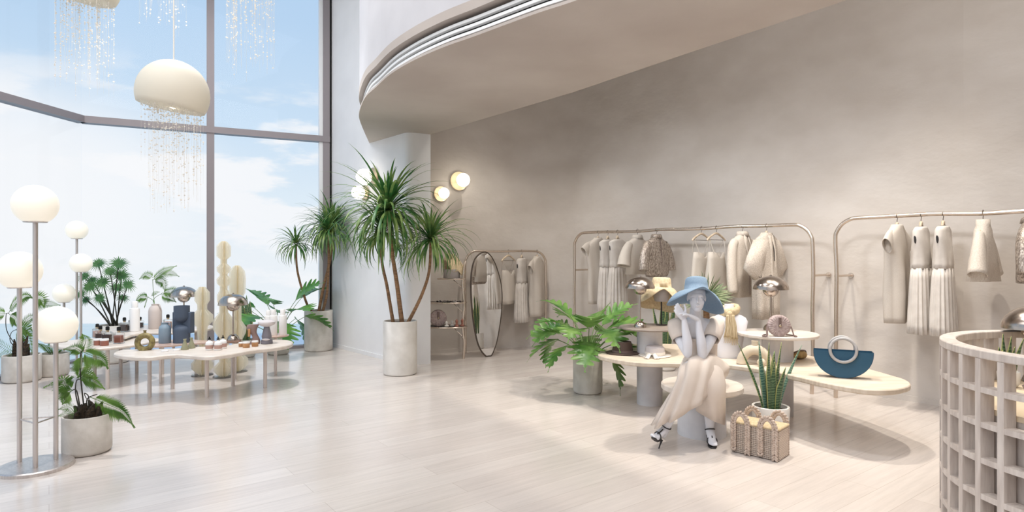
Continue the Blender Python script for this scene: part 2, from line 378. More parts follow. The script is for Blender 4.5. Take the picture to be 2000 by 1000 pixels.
# cloud belt: low above the sea, fading upward
b1 = nd(nt, 'ShaderNodeMapRange', interpolation_type='SMOOTHSTEP'); b1.inputs[1].default_value = .30; b1.inputs[2].default_value = .16; L.new(sp.outputs[2], b1.inputs[0])
mu = nd(nt, 'ShaderNodeMath', operation='MULTIPLY'); L.new(mr.outputs[0], mu.inputs[0]); L.new(b1.outputs[0], mu.inputs[1])
mx = nd(nt, 'ShaderNodeMix', data_type='RGBA'); mx.inputs[7].default_value = (.95, .965, .98, 1); L.new(mu.outputs[0], mx.inputs[0]); L.new(cr.outputs[0], mx.inputs[6])
# bright haze around the sun side (far left)
dt = nd(nt, 'ShaderNodeVectorMath', operation='DOT_PRODUCT'); sv = Vector((-.88, 1.0, .22)).normalized(); dt.inputs[1].default_value = sv
mz = nd(nt, 'ShaderNodeVectorMath', operation='MULTIPLY'); mz.inputs[1].default_value = (1, 1, 2); L.new(tc.outputs['Generated'], mz.inputs[0])
nz2 = nd(nt, 'ShaderNodeVectorMath', operation='NORMALIZE'); L.new(mz.outputs[0], nz2.inputs[0]); L.new(nz2.outputs[0], dt.inputs[0])
h = nd(nt, 'ShaderNodeMapRange', interpolation_type='SMOOTHSTEP'); h.inputs[1].default_value = .94; h.inputs[2].default_value = 1.0; h.inputs[4].default_value = .9; L.new(dt.outputs['Value'], h.inputs[0])
m2 = nd(nt, 'ShaderNodeMix', data_type='RGBA'); m2.inputs[7].default_value = (.98, .985, .99, 1); L.new(h.outputs[0], m2.inputs[0]); L.new(mx.outputs[2], m2.inputs[6])
L.new(m2.outputs[2], bg.inputs[0]); L.new(bg.outputs[0], out.inputs[0])

# ---------------------------------------------------------------- layout lines
T = Vector((.652, -.758, 0)); N = Vector((.758, .652, 0))      # right wall: along, into the wall
A = Vector((.894, .447, 0)); AN = Vector((.447, -.894, 0))      # window wall / alcove: along, into the room
C1 = Vector((.645, 10.75, 0)); J = Vector((-3.136, 10.6, 0)); PC = Vector((-1.482, 8.68, 0)); PE = Vector((-1.171, 8.836, 0))
def wl(r): return J-A*r
B = wl(3.555); P2 = Vector((-.0995, -.995, 0))
HC = 6.2
# floor
FL = [wl(-.3)+Vector((0, .3, 0)), B+Vector((-.25, .2, 0)), B+P2*11+Vector((-.25, 0, 0)), V(9.5, -1.95, 0), V(9.5, 2.5, 0), C1+T*6+N*.2, C1+N*.3+Vector((0, .3, 0)), V(-1.2, 10.2, 0)]
struct(MB().prism([(p.x, p.y) for p in FL], -.12, 0).build('floor', MAT['floor'], smooth=False))
# walls as thick strips
def wallstrip(name, pts, mat, z0, z1, th, smooth=False):
    inner = [Vector(p) for p in pts]; n = len(inner); outer = []
    for i in range(n):
        t = (inner[min(i+1, n-1)]-inner[max(i-1, 0)]).normalized(); outer.append(inner[i]+Vector((-t.y, t.x, 0))*th)
    poly = [(p.x, p.y) for p in inner]+[(p.x, p.y) for p in reversed(outer)]
    return struct(MB().prism(poly, z0, z1).build(name, mat, smooth=smooth, angle=30))
# pier and the wall beside the window (rounded free corner)
c1 = PC-T*.10; c2 = PC+A*.10
rc = [c1.lerp(PC, t).lerp(PC.lerp(c2, t), t) for t in [i/8 for i in range(9)]]
pier = [J-T*.02]+rc+[PE, PE-T*.75]
poly = [(p.x, p.y) for p in pier]+[(-2.35, 9.9), (-2.72, 10.9)]
struct(MB().prism(poly, 0, HC).build('wall_left', MAT['whitewall'], smooth=True, angle=30))
w_a, w_b = C1-A*.75, C1+T*.75
corner = [w_a.lerp(C1, t).lerp(C1.lerp(w_b, t), t) for t in [i/14 for i in range(15)]]
wallstrip('wall_right', [Vector((-1.9, 9.35, 0))]+corner+[C1+T*6.0], MAT['wall'], 0, HC, .2, True)
wallstrip('wall_back', [C1+T*6.0, Vector((9.3, 2.3, 0)), Vector((9.3, -1.9, 0))], MAT['wall'], 0, HC, .2)
wallstrip('wall_front', [Vector((9.3, -1.9, 0)), B+P2*11], MAT['whitewall'], 0, HC, .2)
# thin shadow-gap skirting
def skirt(name, a, b, nrm, mat): 
    d = (b-a); m = (a+b)/2+nrm*.006
    struct(MB().box((m.x, m.y, .03), (d.length, .012, .06), rot=math.atan2(d.y, d.x)).build(name, mat, smooth=False))
skirt('baseboard_left', J+T*.1, PC-T*.12, -N, MAT['whitewall'])
skirt('baseboard_right', C1+T*.8, C1+T*6, -N, MAT['wall'])
skirt('baseboard_back', V(-1.7, 9.46, 0), C1-A*.8, AN, MAT['wall'])
# ceiling of the tall hall (outside the frame, closes the room)
cp = [wl(-.1), B, B+P2*11, V(9.5, -1.95, 0), V(9.5, 2.5, 0), C1+T*6+N*.2, C1+N*.2]
struct(MB().prism([(p.x, p.y) for p in cp], HC, HC+.15).build('ceiling', MAT['white'], smooth=False))

# ---------------------------------------------------------------- windows
TZ = 3.547
def bar(mb, a, b, z0, z1, inn, outw, side):    # box along a->b, between offsets
    d = b-a; ln = d.length; m = (a+b)/2+side*((inn-outw)/2)
    mb.box((m.x, m.y, (z0+z1)/2), (ln, inn+outw, z1-z0), rot=math.atan2(d.y, d.x))
P2N = Vector((.995, -.0995, 0))
def window(name, a, b, side, panes):
    f = MB(); bar(f, a, b, TZ-.05, TZ+.05, .09, .06, side); o = struct(f.build(name, MAT['frame'], smooth=False))
    f = MB(); bar(f, a, b, 0, .05, .08, .06, side); f.build('window_sill', MAT['frame'], o, smooth=False)
    f = MB(); bar(f, a, b, HC-.1, HC, .08, .06, side); f.build('window_head', MAT['frame'], o, smooth=False)
    for p in panes:
        f = MB(); bar(f, p-A*.055 if side is AN else p-P2*.055, p+A*.055 if side is AN else p+P2*.055, .05, HC-.1, .07, .06, side); f.build('mullion', MAT['frame'], o, smooth=False)
    for z0, z1 in ((.05, TZ-.05), (TZ+.05, HC-.1)):
        f = MB(); bar(f, a, b, z0, z1, .006, .006, side); f.build('glass_pane', MAT['pane'], o, smooth=False)
    return o
w1 = window('window_1', B, wl(.02), AN, [wl(1.856), wl(.075)])
w2 = window('window_2', B+P2*11, B, P2N, [B+P2*3.9, B+P2*7.4])
# jamb reveal of the window wall: light inner strip beside the mullion
jb = MB(); bar(jb, wl(.13), wl(.19), .05, TZ-.05, .05, .05, AN); jb.build('jamb_reveal', MAT['white'], w1, smooth=False)
jb = MB(); bar(jb, wl(.13), wl(.19), TZ+.05, HC-.1, .05, .05, AN); jb.build('jamb_reveal', MAT['white'], w1, smooth=False)

jb = MB(); bar(jb, wl(-.005), wl(.018), .05, HC-.1, .075, .02, AN); jb.build('frame_gap_dark', MAT['black'], w1, smooth=False)  # black strip painted in for the dark gap between frame and wall

# ---------------------------------------------------------------- mezzanine soffit with curved air vent
def zpt(px, py, z=3.3): Y = FPX*(z-EYE)/(500-py); return Vector(((px-1000)/FPX*Y, Y, 0))
outer = [zpt(*p) for p in ((722, 281), (704.5, 240.7), (701.6, 220), (713, 191), (733.5, 171), (762.5, 145), (806, 119), (864, 93), (922, 72.5), (980, 51), (1052.5, 24.6), (1128, 0))]
outer += [V(1.15, 3.55, 0), V(2.0, 2.7, 0), V(2.9, 1.7, 0), V(3.6, .7, 0), V(4.2, -.6, 0), V(4.5, -1.88, 0)]
oc = catmull(outer, 6)
inner = [V(7.2, -1.88, 0), V(6.2, -.6, 0), V(4.6, 1.1, 0), V(3.35, 2.75, 0), zpt(1640, 5), zpt(1340, 105), zpt(1120, 180), PE-T*.02+A*.01]
back = [PC-T*.4+N*.5, outer[0]+N*.02]
def offs(c, d):
    r = []
    for i, p in enumerate(c):
        t = (c[min(i+1, len(c)-1)]-c[max(i-1, 0)]).normalized(); r.append(p+Vector((-t.y, t.x, 0))*d)
    return r
base = [Vector((p.x, p.y, 0)) for p in oc]
def slab(off, z0, z1, name, mat, parent=None):
    o = offs(base, off) if off else base
    pol = [(p.x, p.y) for p in o]+[(p.x, p.y) for p in inner]+[(p.x, p.y) for p in back]
    return MB().prism(pol, z0, z1).build(name, mat, parent, smooth=True, angle=30)
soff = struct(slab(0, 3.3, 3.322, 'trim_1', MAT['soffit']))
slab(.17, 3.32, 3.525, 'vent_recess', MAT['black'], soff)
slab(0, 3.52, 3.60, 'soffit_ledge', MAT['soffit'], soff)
slab(.004, 3.60, HC, 'mezzanine_front', MAT['mezz'], soff)
for k in range(3):
    z = 3.358+k*.052
    a_ = offs(base, .05); b_ = offs(base, .085)
    rows = [[Vector((p.x, p.y, z)) for p in a_], [Vector((p.x, p.y, z+.024)) for p in a_], [Vector((p.x, p.y, z+.024)) for p in b_], [Vector((p.x, p.y, z)) for p in b_]]
    rows.append(rows[0])
    MB().grid(rows).build('vent_slat', MAT['white'], soff, smooth=True, angle=40)

# ---------------------------------------------------------------- outside
struct(MB().prism([(-7.2, 10.2), (-6.3, 9.6), (-3.0, 11.2), (8, 16.7), (-9.5, 16.2)], -.62, -.5).build('terrace_ground', MAT['terrace'], smooth=False))
# sea seen over the terrace edge; its far edge dissolves in the white haze of the sky
sea = MB().box((-130, 89, -16), (520, 140, .1)).build('sea_water', MAT['sea'], smooth=False); sea['kind'] = 'structure'

# ---------------------------------------------------------------- lamps of the room, plus added fill lights
def lamp(name, kind, loc, power, col, **kw):
    d = bpy.data.lights.new(name, kind); d.energy = power; d.color = col
    for k, v in kw.items(): setattr(d, k, v)
    o = bpy.data.objects.new(name, d); COL.objects.link(o); o.location = loc; return o
def aim(o, tgt):
    o.rotation_euler = (Vector(tgt)-o.location).to_track_quat('-Z', 'Y').to_euler(); return o
WARM = (1, .925, .82)
COOL = (.93, .955, 1)
NEUT = (1, .985, .965)
aim(lamp('ceiling_spot', 'SPOT', (1.95, 5.9, 5.6), 520, WARM, spot_size=1.35, spot_blend=.8, shadow_soft_size=.10), (1.9, 5.9, 0))
aim(lamp('ceiling_spot', 'SPOT', (3.3, 5.1, 5.6), 520, WARM, spot_size=1.35, spot_blend=.8, shadow_soft_size=.10), (3.0, 5.0, 0))
aim(lamp('ceiling_spot', 'SPOT', (-3.4, 7.0, 6.1), 620, NEUT, spot_size=1.5, spot_blend=.8, shadow_soft_size=.15), (-3.4, 6.9, 0))
aim(lamp('ceiling_spot', 'SPOT', (.1, 8.8, 5.0), 220, WARM, spot_size=1.4, spot_blend=.8, shadow_soft_size=.10), (.1, 9.0, 0))
o = lamp('fill_area_light', 'AREA', (-3.3, 4.6, 6.12), 215, (.985, .985, 1), shape='RECTANGLE', size=4.6, size_y=7.0)  # added soft area fills, unseen, to brighten the whole hall
o = lamp('fill_area_light', 'AREA', (.3, .2, 6.12), 175, NEUT, shape='RECTANGLE', size=6.0, size_y=3.6)
o = lamp('fill_area_light', 'AREA', (4.4, 3.2, 6.12), 70, NEUT, shape='RECTANGLE', size=2.0, size_y=3.0)

for (x, y) in ((-.1, 7.0), (.95, 5.65), (1.95, 4.35)):  # added unseen spots that lift the right wall and the clothes
    q = Vector((x, y, 0)); k = (C1-q).dot(N); tg = q+N*k*.95; tg.z = .7
    aim(lamp('wall_fill_spot', 'SPOT', (x, y, 3.27), 150, COOL, spot_size=1.9, spot_blend=1.0, shadow_soft_size=.22), tg)
# ---------------------------------------------------------------- plant makers (local coords, base at origin)
R = random.Random(5)
def pot(parent, r, h, mat='concrete', rr=.03, name='pot', soil=True, taper=1.0, soilmat='soil', rim=.018):
    rb = r*taper
    prof = [(0, .0), (rb-rr, 0)]+[(rb-rr+rr*math.sin(a), rr-rr*math.cos(a)) for a in (.4, .8, 1.2, PI/2)]+[(r, h-.012), (r-.004, h-.003), (r-.012, h), (r-rim, h-.006), (r-rim, h-.05), (0, h-.05)]
    p = MB().lathe(prof, 40).build(name, MAT[mat], parent)
    if soil: MB().lathe([(0, h-.035), (r*.6, h-.028), (r-rim-.001, h-.04), (r-rim-.001, h-.06), (0, h-.06)][::-1], 28).build('soil', MAT[soilmat], parent)
    return p
def dirv(az, el): return Vector((math.cos(az)*math.cos(el), math.sin(az)*math.cos(el), math.sin(el)))
def arc(p0, az, el, L, droop, n=8):
    pts = [Vector(p0)]; d = dirv(az, el); q = el
    for i in range(n):
        pts.append(pts[-1]+dirv(az, q)*(L/n)); q -= droop/n*(0.5+1.2*i/n)
    return pts
def strap_head(mb, c, n, L, w, rnd, top=1.45, low=-.5):
    for i in range(n):
        u = (i+.5)/n; az = i*2.39996+rnd.uniform(-.25, .25)
        el = lerp(top, low, u**.85)+rnd.uniform(-.12, .12); l = L*rnd.uniform(.75, 1.08)*(1 if u > .12 else .62)
        dr = lerp(.8, 2.3, min(1, u*1.6))*rnd.uniform(.7, 1.1)
        p = arc(Vector(c)+Vector((0, 0, .05*(1-u)))+dirv(az, .0)*.012, az, el, l, dr, 8)
        mb.leaf(p, lambda t: w*(.55+.9*t if t < .25 else (.78 if t < .55 else .78*(1-t)/.45))+.0006, (-math.sin(az), math.cos(az), 0), .3)
def dracaena(label, loc, r, h, heads, potmat='concrete', rot=0, group='strap-leaved trees in tall pots'):
    t = thing('potted_dracaena', label, 'potted plant', loc, rot, group); pot(t, r, h, potmat, .025)
    rnd = random.Random(hash(label) % 1000 if False else len(label))
    for (path, rad, n, L, w) in heads:
        tr = MB().tube(catmull(path, 6), [rad*1.25, rad, rad*.85], 10).build('trunk', MAT['trunk'], t)
        mb = MB(); strap_head(mb, path[-1], n, L, w, rnd); mb.build('foliage', MAT['leafdrac'], t, angle=180)
    return t
def frond(mb, path, W, npin, rnd, side=(0, 0, 1), dens=1.0, tip=.15):
    # pinnate fern frond along a path
    P = catmull(path, 8); n = len(P)
    mb.tube(P, [.003, .0012], 5)
    npin = int(npin*1.35)
    for i in range(npin):
        t = .12+.87*i/(npin-1); k = t*(n-1); a = int(k); f = k-a; p = P[a].lerp(P[min(a+1, n-1)], f)
        d = (P[min(a+1, n-1)]-P[max(a-1, 0)]).normalized()
        sd = Vector(side)-d*Vector(side).dot(d)
        sd = sd.normalized() if sd.length > 1e-5 else d.orthogonal().normalized()
        l = W*(math.sin(PI*min(1, (t+.12)**.8))*.9+.1)*rnd.uniform(.9, 1.1)
        up = d.cross(sd)
        for s in (-1, 1):
            dirp = (sd*s*.9+d*.42).normalized(); q = p+dirp*l-Vector((0, 0, l*.18))
            w = W*.05
            m = p.lerp(q, .4)+up*l*.05
            mb.add([p, m+d*w, q, m-d*w], [(0, 1, 2, 3)])
def fern(label, loc, r, h, fronds, potmat='concrete', group='ferns', stumpr=.5, mat='leaffern', name='potted_fern', stump=True, stem='darkstalk'):
    t = thing(name, label, 'potted plant', loc, 0, group); pot(t, r, h, potmat, .035, soilmat='soil')
    rnd = random.Random(len(label)+3)
    if stump:
        mb = MB()
        for i in range(16):
            a = rnd.uniform(0, 2*PI); q = rnd.uniform(0, r*.5); hh = rnd.uniform(.05, .13)*stumpr*2
            mb.tube([(q*math.cos(a), q*math.sin(a), h-.06), (q*1.1*math.cos(a+.2), q*1.1*math.sin(a+.2), h+hh*.6), (q*1.25*math.cos(a+.4), q*1.25*math.sin(a+.4), h+hh)], [.03, .022, .006], 7)
        mb.build('stump', MAT['stump'], t)
    for stempath, frs in fronds:
        if stempath: MB().tube(catmull(stempath, 8), [.006, .0045, .003], 6).build('stem', MAT[stem], t)
        for (pth, W, npn, sd) in frs:
            mb = MB(); frond(mb, pth, W, npn, rnd, sd); mb.build('frond', MAT[mat], t, smooth=False)
    return t
def lobed_leaf(mb, base, az, el, L, W, droop, rnd, nl=6, roll=0):
    # big deeply lobed philodendron blade
    n = 44; d0 = dirv(az, el); P = [Vector(base)]; q = el
    for i in range(n): P.append(P[-1]+dirv(az, q)*(L/n)); q -= droop/n
    sd = Vector((-math.sin(az), math.cos(az), 0)); rows = []
    ph = rnd.uniform(-.1, .1)
    for i in range(n+1):
        s = i/n; t = (P[min(i+1, n)]-P[max(i-1, 0)]).normalized(); up = sd.cross(t)
        s2 = (sd*math.cos(roll)+up*math.sin(roll)); u2 = s2.cross(t)
        env = (math.sin(PI*min(1, s*1.05+.07)**.72)**.8)*W if s < .97 else W*.05
        env = max(env, .004)
        lob = .15+.85*abs(math.sin(PI*(s*nl+ph)))**.6
        if s > .9: lob = 1
        w = env*lob*(1 if s > .03 else .5); row = []
        for k in (-1, -.55, 0, .55, 1):
            row.append(P[i]+s2*(w*k)+t*(abs(k)**1.3*w*.62-.12*L*abs(k)*(1-s)*.6)+u2*(.16*w*abs(k)-.30*w*k*k))
        rows.append(row)
    mb.grid(rows, uv=True)
def philodendron(label, loc, r, h, leaves, mat='leafphil', group='lobed-leaf plants', name='potted_philodendron', potmat='concrete'):
    t = thing(name, label, 'potted plant', loc, 0, group); pot(t, r, h, potmat, .035)
    rnd = random.Random(len(label))
    for (az, el, ls, L, W, droop, lel) in leaves:
        b = Vector((r*.25*math.cos(az), r*.25*math.sin(az), h-.04)); p = [b]; q = el
        for i in range(8): p.append(p[-1]+dirv(az, q)*(ls/8)); q -= .07
        MB().tube(p, [.007, .005, .004], 6).build('stalk', MAT['stalk'], t)
        mb = MB(); lobed_leaf(mb, p[-1], az+rnd.uniform(-.1, .1), lel, L, W, droop, rnd, roll=rnd.uniform(-.6, .6)); mb.build('leaf', MAT[mat], t, angle=180)
    return t
def snake(label, loc, r, h, leaves, potmat='palepot', group='snake plants', mat='snake', taper=.94):
    t = thing('potted_snake_plant', label, 'potted plant', loc, 0, group); pot(t, r, h, potmat, .03, taper=taper, rim=.022)
    for (x, y, az, lean, L, w, tw, mt) in leaves:
        b = Vector((x, y, h-.06)); mb = MB(); pts = []; rows = []; n = 14
        for i in range(n+1):
            s = i/n; p = b+dirv(az, 0)*(lean*(s**1.4))+Vector((0, 0, L*s)); a = tw+.5*s
            ww = w*(.45+1.0*s if s < .45 else (.9+.1*math.sin(s*3) if s < .6 else max(0.015, (1-s)/.4)**.75*.93))
            sd = Vector((math.cos(a), math.sin(a), 0)); fw = Vector((-math.sin(a), math.cos(a), 0))
            rows.append([p-sd*ww+fw*ww*.35, p-sd*ww*.5+fw*ww*.1, p, p+sd*ww*.5+fw*ww*.1, p+sd*ww+fw*ww*.35])
        mb.grid(rows, uv=True); mb.build('leaf', MAT[mt], t, angle=180, solid=.004)
    return t

# ---- tall strap-leaved trees
dp = fl(624, 683)
def W2(loc, px, py, Y): return at(px, py, Y)-Vector(loc)
lo = V(-3.19, 10.13, 0); h1 = .66
def dpath(lo, h, base, pxs): return [V(*base, h-.05)]+[W2(lo, *q) for q in pxs]
dracaena('strap-leaved tree with three crowns in tall grey pot beside the window frame', lo, .225, h1, [
    (dpath(lo, h1, (.0, .0), [(632, 560, 10.13), (646, 500, 10.15), (650, 440, 10.15)]), .022, 120, .68, .017),
    (dpath(lo, h1, (.06, .0), [(639, 570, 10.1), (642, 500, 10.0), (640, 452, 9.95)]), .020, 110, .66, .017),
    (dpath(lo, h1, (-.1, .0), [(598, 590, 10.0), (581, 530, 9.9), (578, 478, 9.85)]), .018, 80, .48, .015)])
lo = V(-1.475, 8.1, 0); h2 = .70
dracaena('largest strap-leaved tree with curved trunks in white pot before the pillar', lo, .222, h2, [
    (dpath(lo, h2, (.03, -.02), [(776, 560, 8.05), (764, 480, 8.0), (757, 412, 8.0)]), .026, 150, .98, .022),
    (dpath(lo, h2, (-.1, .05), [(756, 560, 8.2), (746, 510, 8.2), (747, 455, 8.2)]), .020, 100, .72, .019),
    (dpath(lo, h2, (.09, .02), [(822, 580, 8.1), (838, 530, 8.1), (841, 470, 8.1)]), .020, 110, .74, .019)], 'palepot')

# ---- lobed philodendrons
rp = random.Random(3)
def phl(n, L, W, ls, seed, el0=1.25, el1=.5):
    r_ = random.Random(seed); out = []
    for i in range(n):
        u = (i+.5)/n; az = i*2.39996+r_.uniform(-.2, .2); el = lerp(el0+.15, el1, u)
        out.append((az, el, ls*r_.uniform(.85, 1.15)*(1.12-.25*u), L*r_.uniform(.85, 1.15), W*r_.uniform(.85, 1.1), r_.uniform(.7, 1.3), lerp(.95, -.6, u)+r_.uniform(-.15, .15)))
    return out
philodendron('lobed-leaf plant in grey pot at the left end of the oval table', V(.86, 6.98, 0), .166, .43, phl(24, .47, .185, .43, 4, 1.35, .6))
philodendron('dark lobed-leaf plant beside the window behind the white pump bottles', V(-3.70, 9.72, 0), .165, .30, phl(13, .58, .22, .62, 9, 1.3, .7), 'leafphild')

# ---- snake plants
rs = random.Random(2)
def snl(n, r, L, w, seed, lean=.09):
    r_ = random.Random(seed); o = []
    for i in range(n):
        a = i*2.4; q = r*.45*math.sqrt((i+.3)/n); o.append((q*math.cos(a), q*math.sin(a), a, lean*r_.uniform(.3, 1.4)*(.4+q/r), L*r_.uniform(.62, 1.05), w*r_.uniform(.8, 1.1), r_.uniform(-.5, .5), 'snake'))
    return o
sl = snl(9, .15, .62, .036, 3)
sl[4] = sl[4][:7]+('snakepale',)
sl += [(-.07, -.02, PI, .22, .60, .017, .3, 'snake'), (.07, 0, 0, .20, .58, .018, -.2, 'snakepale')]
snake('snake plant in round white pot behind the woven basket', V(2.235, 5.31, 0), .155, .26, sl)
snake('snake plant behind the grey round tabletop near the wall', V(2.09, 8.38, 0), .15, .30, snl(10, .15, .80, .045, 8, .1))
snake('narrow snake plant between the bottles and the window plant', V(-4.10, 9.45, 0), .15, .27, snl(7, .15, .72, .05, 12, .14))
# one on the counter's far side, seen through the lattice
# ---- ferns
rf = random.Random(8)
def arcw(p0, az, L, el, droop, n=5): return arc(p0, az, el, L, droop, n)
lo = V(-3.36, 4.86, 0); h = .30
def q(px, py, Y=4.86): return at(px, py, Y)-lo
fern('fern with long arching fronds in round grey pot beside front floor lamp', lo, .168, h, [
    ([V(-.02, 0, h), q(157, 730), q(158, 690), q(164, 684)], [([q(160, 686), q(178, 694), q(200, 702), q(211, 720)], .10, 30, (.3, 0, 1)), ([q(160, 688, 4.8), q(168, 664, 4.75), q(160, 652, 4.7)], .07, 22, (1, 0, .2)), ([q(162, 690), q(148, 680), q(124, 682)], .07, 22, (0, .3, 1)), ([q(160, 692), q(160, 715), q(152, 738)], .09, 24, (1, .3, .1))]),
    ([V(.02, -.01, h), q(170, 780), q(190, 770)], [([q(175, 775), q(210, 790), q(240, 805), q(263, 835)], .12, 40, (.35, -.2, .9))]),
    ([V(-.03, -.03, h), q(148, 770), q(149, 745), q(156, 740)], [([q(156, 738), q(180, 742), q(205, 760)], .09, 28, (.2, -.3, 1)), ([q(154, 742), q(170, 730), q(190, 738)], .08, 24, (.2, .2, 1))]),
    ([V(-.05, 0, h), q(150, 764), q(140, 763)], [([q(142, 763), q(128, 752), q(120, 742), q(85, 757)], .10, 28, (0, .2, 1)), ([q(140, 764), q(126, 765), q(105, 783)], .08, 22, (.2, 0, 1)), ([q(138, 765), q(128, 776), q(122, 790)], .07, 20, (1, 0, .2))]),
    (None, [([V(-.05, -.05, h), q(135, 795), q(113, 800)], .06, 18, (0, .2, 1)), ([V(-.06, -.05, h), q(130, 808), q(112, 813)], .05, 16, (0, .2, 1))])], stumpr=.38)
MB().tube(catmull([q(160, 835), q(172, 800), q(173, 775), q(165, 768), q(168, 777), q(178, 790)], 8), [.005, .004, .002], 6).build('stem', MAT['darkstalk'], [o for o in COL.objects if o.name.startswith('potted_fern')][-1])
lo = V(-6.08, 7.62, 0); h = .33
def q(px, py, Y=7.62): return at(px, py, Y)-lo
fern('fern with dark stump in pale pot at the left picture edge', lo, .2, h, [
    ([V(.02, 0, h), q(15, 650), q(12, 615), q(18, 612)], [([q(14, 613), q(-12, 612), q(-30, 625)], .12, 22, (0, .2, 1)), ([q(16, 613), q(30, 590), q(50, 578), q(64, 582)], .13, 28, (.1, .3, 1)), ([q(18, 614), q(30, 622), q(34, 640)], .12, 22, (1, 0, .2))]),
    ([V(.05, 0, h), q(22, 670), q(22, 650), q(36, 642)], [([q(32, 643), q(50, 640), q(70, 660)], .13, 26, (.1, .2, 1)), ([q(30, 644), q(50, 655), q(64, 690)], .13, 24, (.6, .2, .7)), ([q(60, 580), q(80, 582), q(86, 600)], .12, 24, (.2, .2, 1)), ([q(64, 598), q(90, 592), q(118, 596)], .09, 20, (0, .2, 1))]),
    (None, [([V(.05, -.05, h), q(10, 690), q(-10, 700)], .08, 18, (0, .2, 1)), ([V(0, -.05, h), q(0, 670), q(-14, 660)], .08, 18, (0, .2, 1)), ([q(40, 640), q(60, 620), q(84, 622)], .10, 22, (0, .2, 1))])], stumpr=1.0)
lo = V(-5.96, 7.98, 0); h = .29
def q(px, py, Y=7.98): return at(px, py, Y)-lo
fr = []
rr_ = random.Random(4)
for i in range(10):
    az = i*.63+.2; fr.append((arc((.03*math.cos(az), .03*math.sin(az), h-.03), az, .95+rr_.uniform(-.2, .2), .36, 1.6, 5), .07, 22, (-math.sin(az), math.cos(az), .1)))
fr += [([q(95, 675), q(96, 640), q(98, 605), q(101, 598)], .05, 14, (1, 0, 0))]
fern('leafy fern in low pale pot behind the front lamp poles', lo, .175, h, [(None, fr)], stump=False)

# ---- fan palm in floor pot
lo = V(-5.80, 8.95, 0)
t = thing('potted_fan_palm', 'fan palm with round spiky leaves in white pot by the perfume table', 'potted plant', lo)
pot(t, .23, .55, 'palepot', .05, taper=.86)
fans = [((-20, 545), .17), ((180, 548), .13), ((232, 515), .17), ((200, 552), .18), ((237, 538), .18), ((228, 562), .17), ((195, 582), .13), ((240, 582), .12), ((175, 560), .16), ((168, 586), .11), ((215, 530), .15), ((192, 515), .16), ((250, 556), .14), ((165, 540), .14), ((158, 575), .12)]
rnd = random.Random(6)
for i, ((px, py), r) in enumerate(fans):
    if px < 0: continue
    c = at(px, py, 8.95+rnd.uniform(-.25, .25))-lo
    b = V(rnd.uniform(-.06, .06), rnd.uniform(-.06, .06), .5)
    MB().tube(catmull([b, b.lerp(c, .5)+V(0, 0, .04), c], 6), [.010, .006], 6).build('stem', MAT['darkstalk'], t)
    out = (c-V(0, 0, .75)); out.z *= .5; ax = (out.normalized()*.45+V(.45, -.85, .35)).normalized()
    u_ = ax.orthogonal().normalized(); v_ = ax.cross(u_); mb = MB(); n = 26; r *= .86
    for k in range(n):
        a = 2*PI*(k+rnd.uniform(-.2, .2))/n; d = u_*math.cos(a)+v_*math.sin(a); sd = -u_*math.sin(a)+v_*math.cos(a); l = r*rnd.uniform(.85, 1.1)
        p = [c+ax*.012*math.sin(0), c+d*l*.35+ax*l*.06, c+d*l*.7+ax*l*.04, c+d*l-V(0, 0, l*.12)]
        mb.leaf(p, lambda s: r*(.015+.13*s if s < .35 else .06*(1-s)/.65)+.0005, sd, .3)
    mb.build('fan_leaf', MAT['leafdark'], t, smooth=False)

# ---- spiky yucca behind the mannequin
lo = V(2.32, 7.35, 0)
t = thing('potted_yucca', 'spiky pale green plant behind the blue-hatted mannequin', 'potted plant', lo)
pot(t, .15, .42, 'palepot', .04)
MB().tube([(0, 0, .36), (.01, 0, .7), (0, 0, 1.0)], [.045, .04, .035], 10).build('trunk', MAT['trunk'], t)
mb = MB(); rnd = random.Random(1)
for i in range(150):
    z = 1-2*(i+.5)/150*.72; az = i*2.39996; d = Vector((math.sqrt(max(0, 1-z*z))*math.cos(az), math.sqrt(max(0, 1-z*z))*math.sin(az), z)); l = .32*rnd.uniform(.8, 1.1)
    c = V(0, 0, 1.05); sd = d.orthogonal().normalized()
    mb.leaf([c+d*.02, c+d*l*.4, c+d*l*.8, c+d*l-V(0, 0, .01)], lambda s: .012*(.6+.4*s if s < .5 else (1-s)*2)+.0005, sd, .4)
mb.build('foliage', MAT['yucca'], t, angle=180)
# ---------------------------------------------------------------- globe floor lamps
def floorlamp(name, label, loc, rbase, poles, rg, group='globe floor lamps'):
    t = thing(name, label, 'floor lamp', loc, 0, group)
    MB().lathe([(0, 0), (rbase, 0), (rbase, .022), (rbase-.008, .03), (0, .03)], 48).build('base', MAT['steel'], t)
    for (x, y, h) in poles:
        p = MB().tube([(x, y, .02), (x, y, h)], .0165, 14).build('pole', MAT['steel'], t)
        MB().lathe([(0, h-.006), (rg*.5, h-.006), (rg*.53, h+.004), (0, h+.006)], 28, (x, y, 0)).build('holder', MAT['steel'], p)
        pr = [(rg*math.cos(a)*1.0, h+rg*.86+rg*math.sin(a)) for a in [-1.02+(PI/2+1.02)*i/18 for i in range(19)]]
        pr = [(0, pr[0][1])]+pr[:-1]+[(0, h+rg*1.86)]
        MB().lathe(pr, 32, (x, y, 0)).build('globe_shade', MAT['globe'], p, angle=60)
    hb = poles[2][2]*.38
    for i in range(3):
        a, b = poles[i], poles[(i+1) % 3]; MB().tube([(a[0], a[1], hb), (b[0], b[1], hb)], .006, 8).build('brace', MAT['steel'], t)
    return t
lb = fl(70, 914)
def lp(px, py, top, gz):
    f = fl(px, py); Y = f.y; return (f.x-lb.x, f.y-lb.y, EYE-(top-500)/FPX*Y)
floorlamp('floor_lamp', 'large three-globe steel floor lamp in the left foreground', lb, .235, [lp(69, 921, 433, 0), lp(38, 910, 561, 0), lp(109, 903, 667, 0)], .142)
bl = V(-6.0, 8.62, 0)
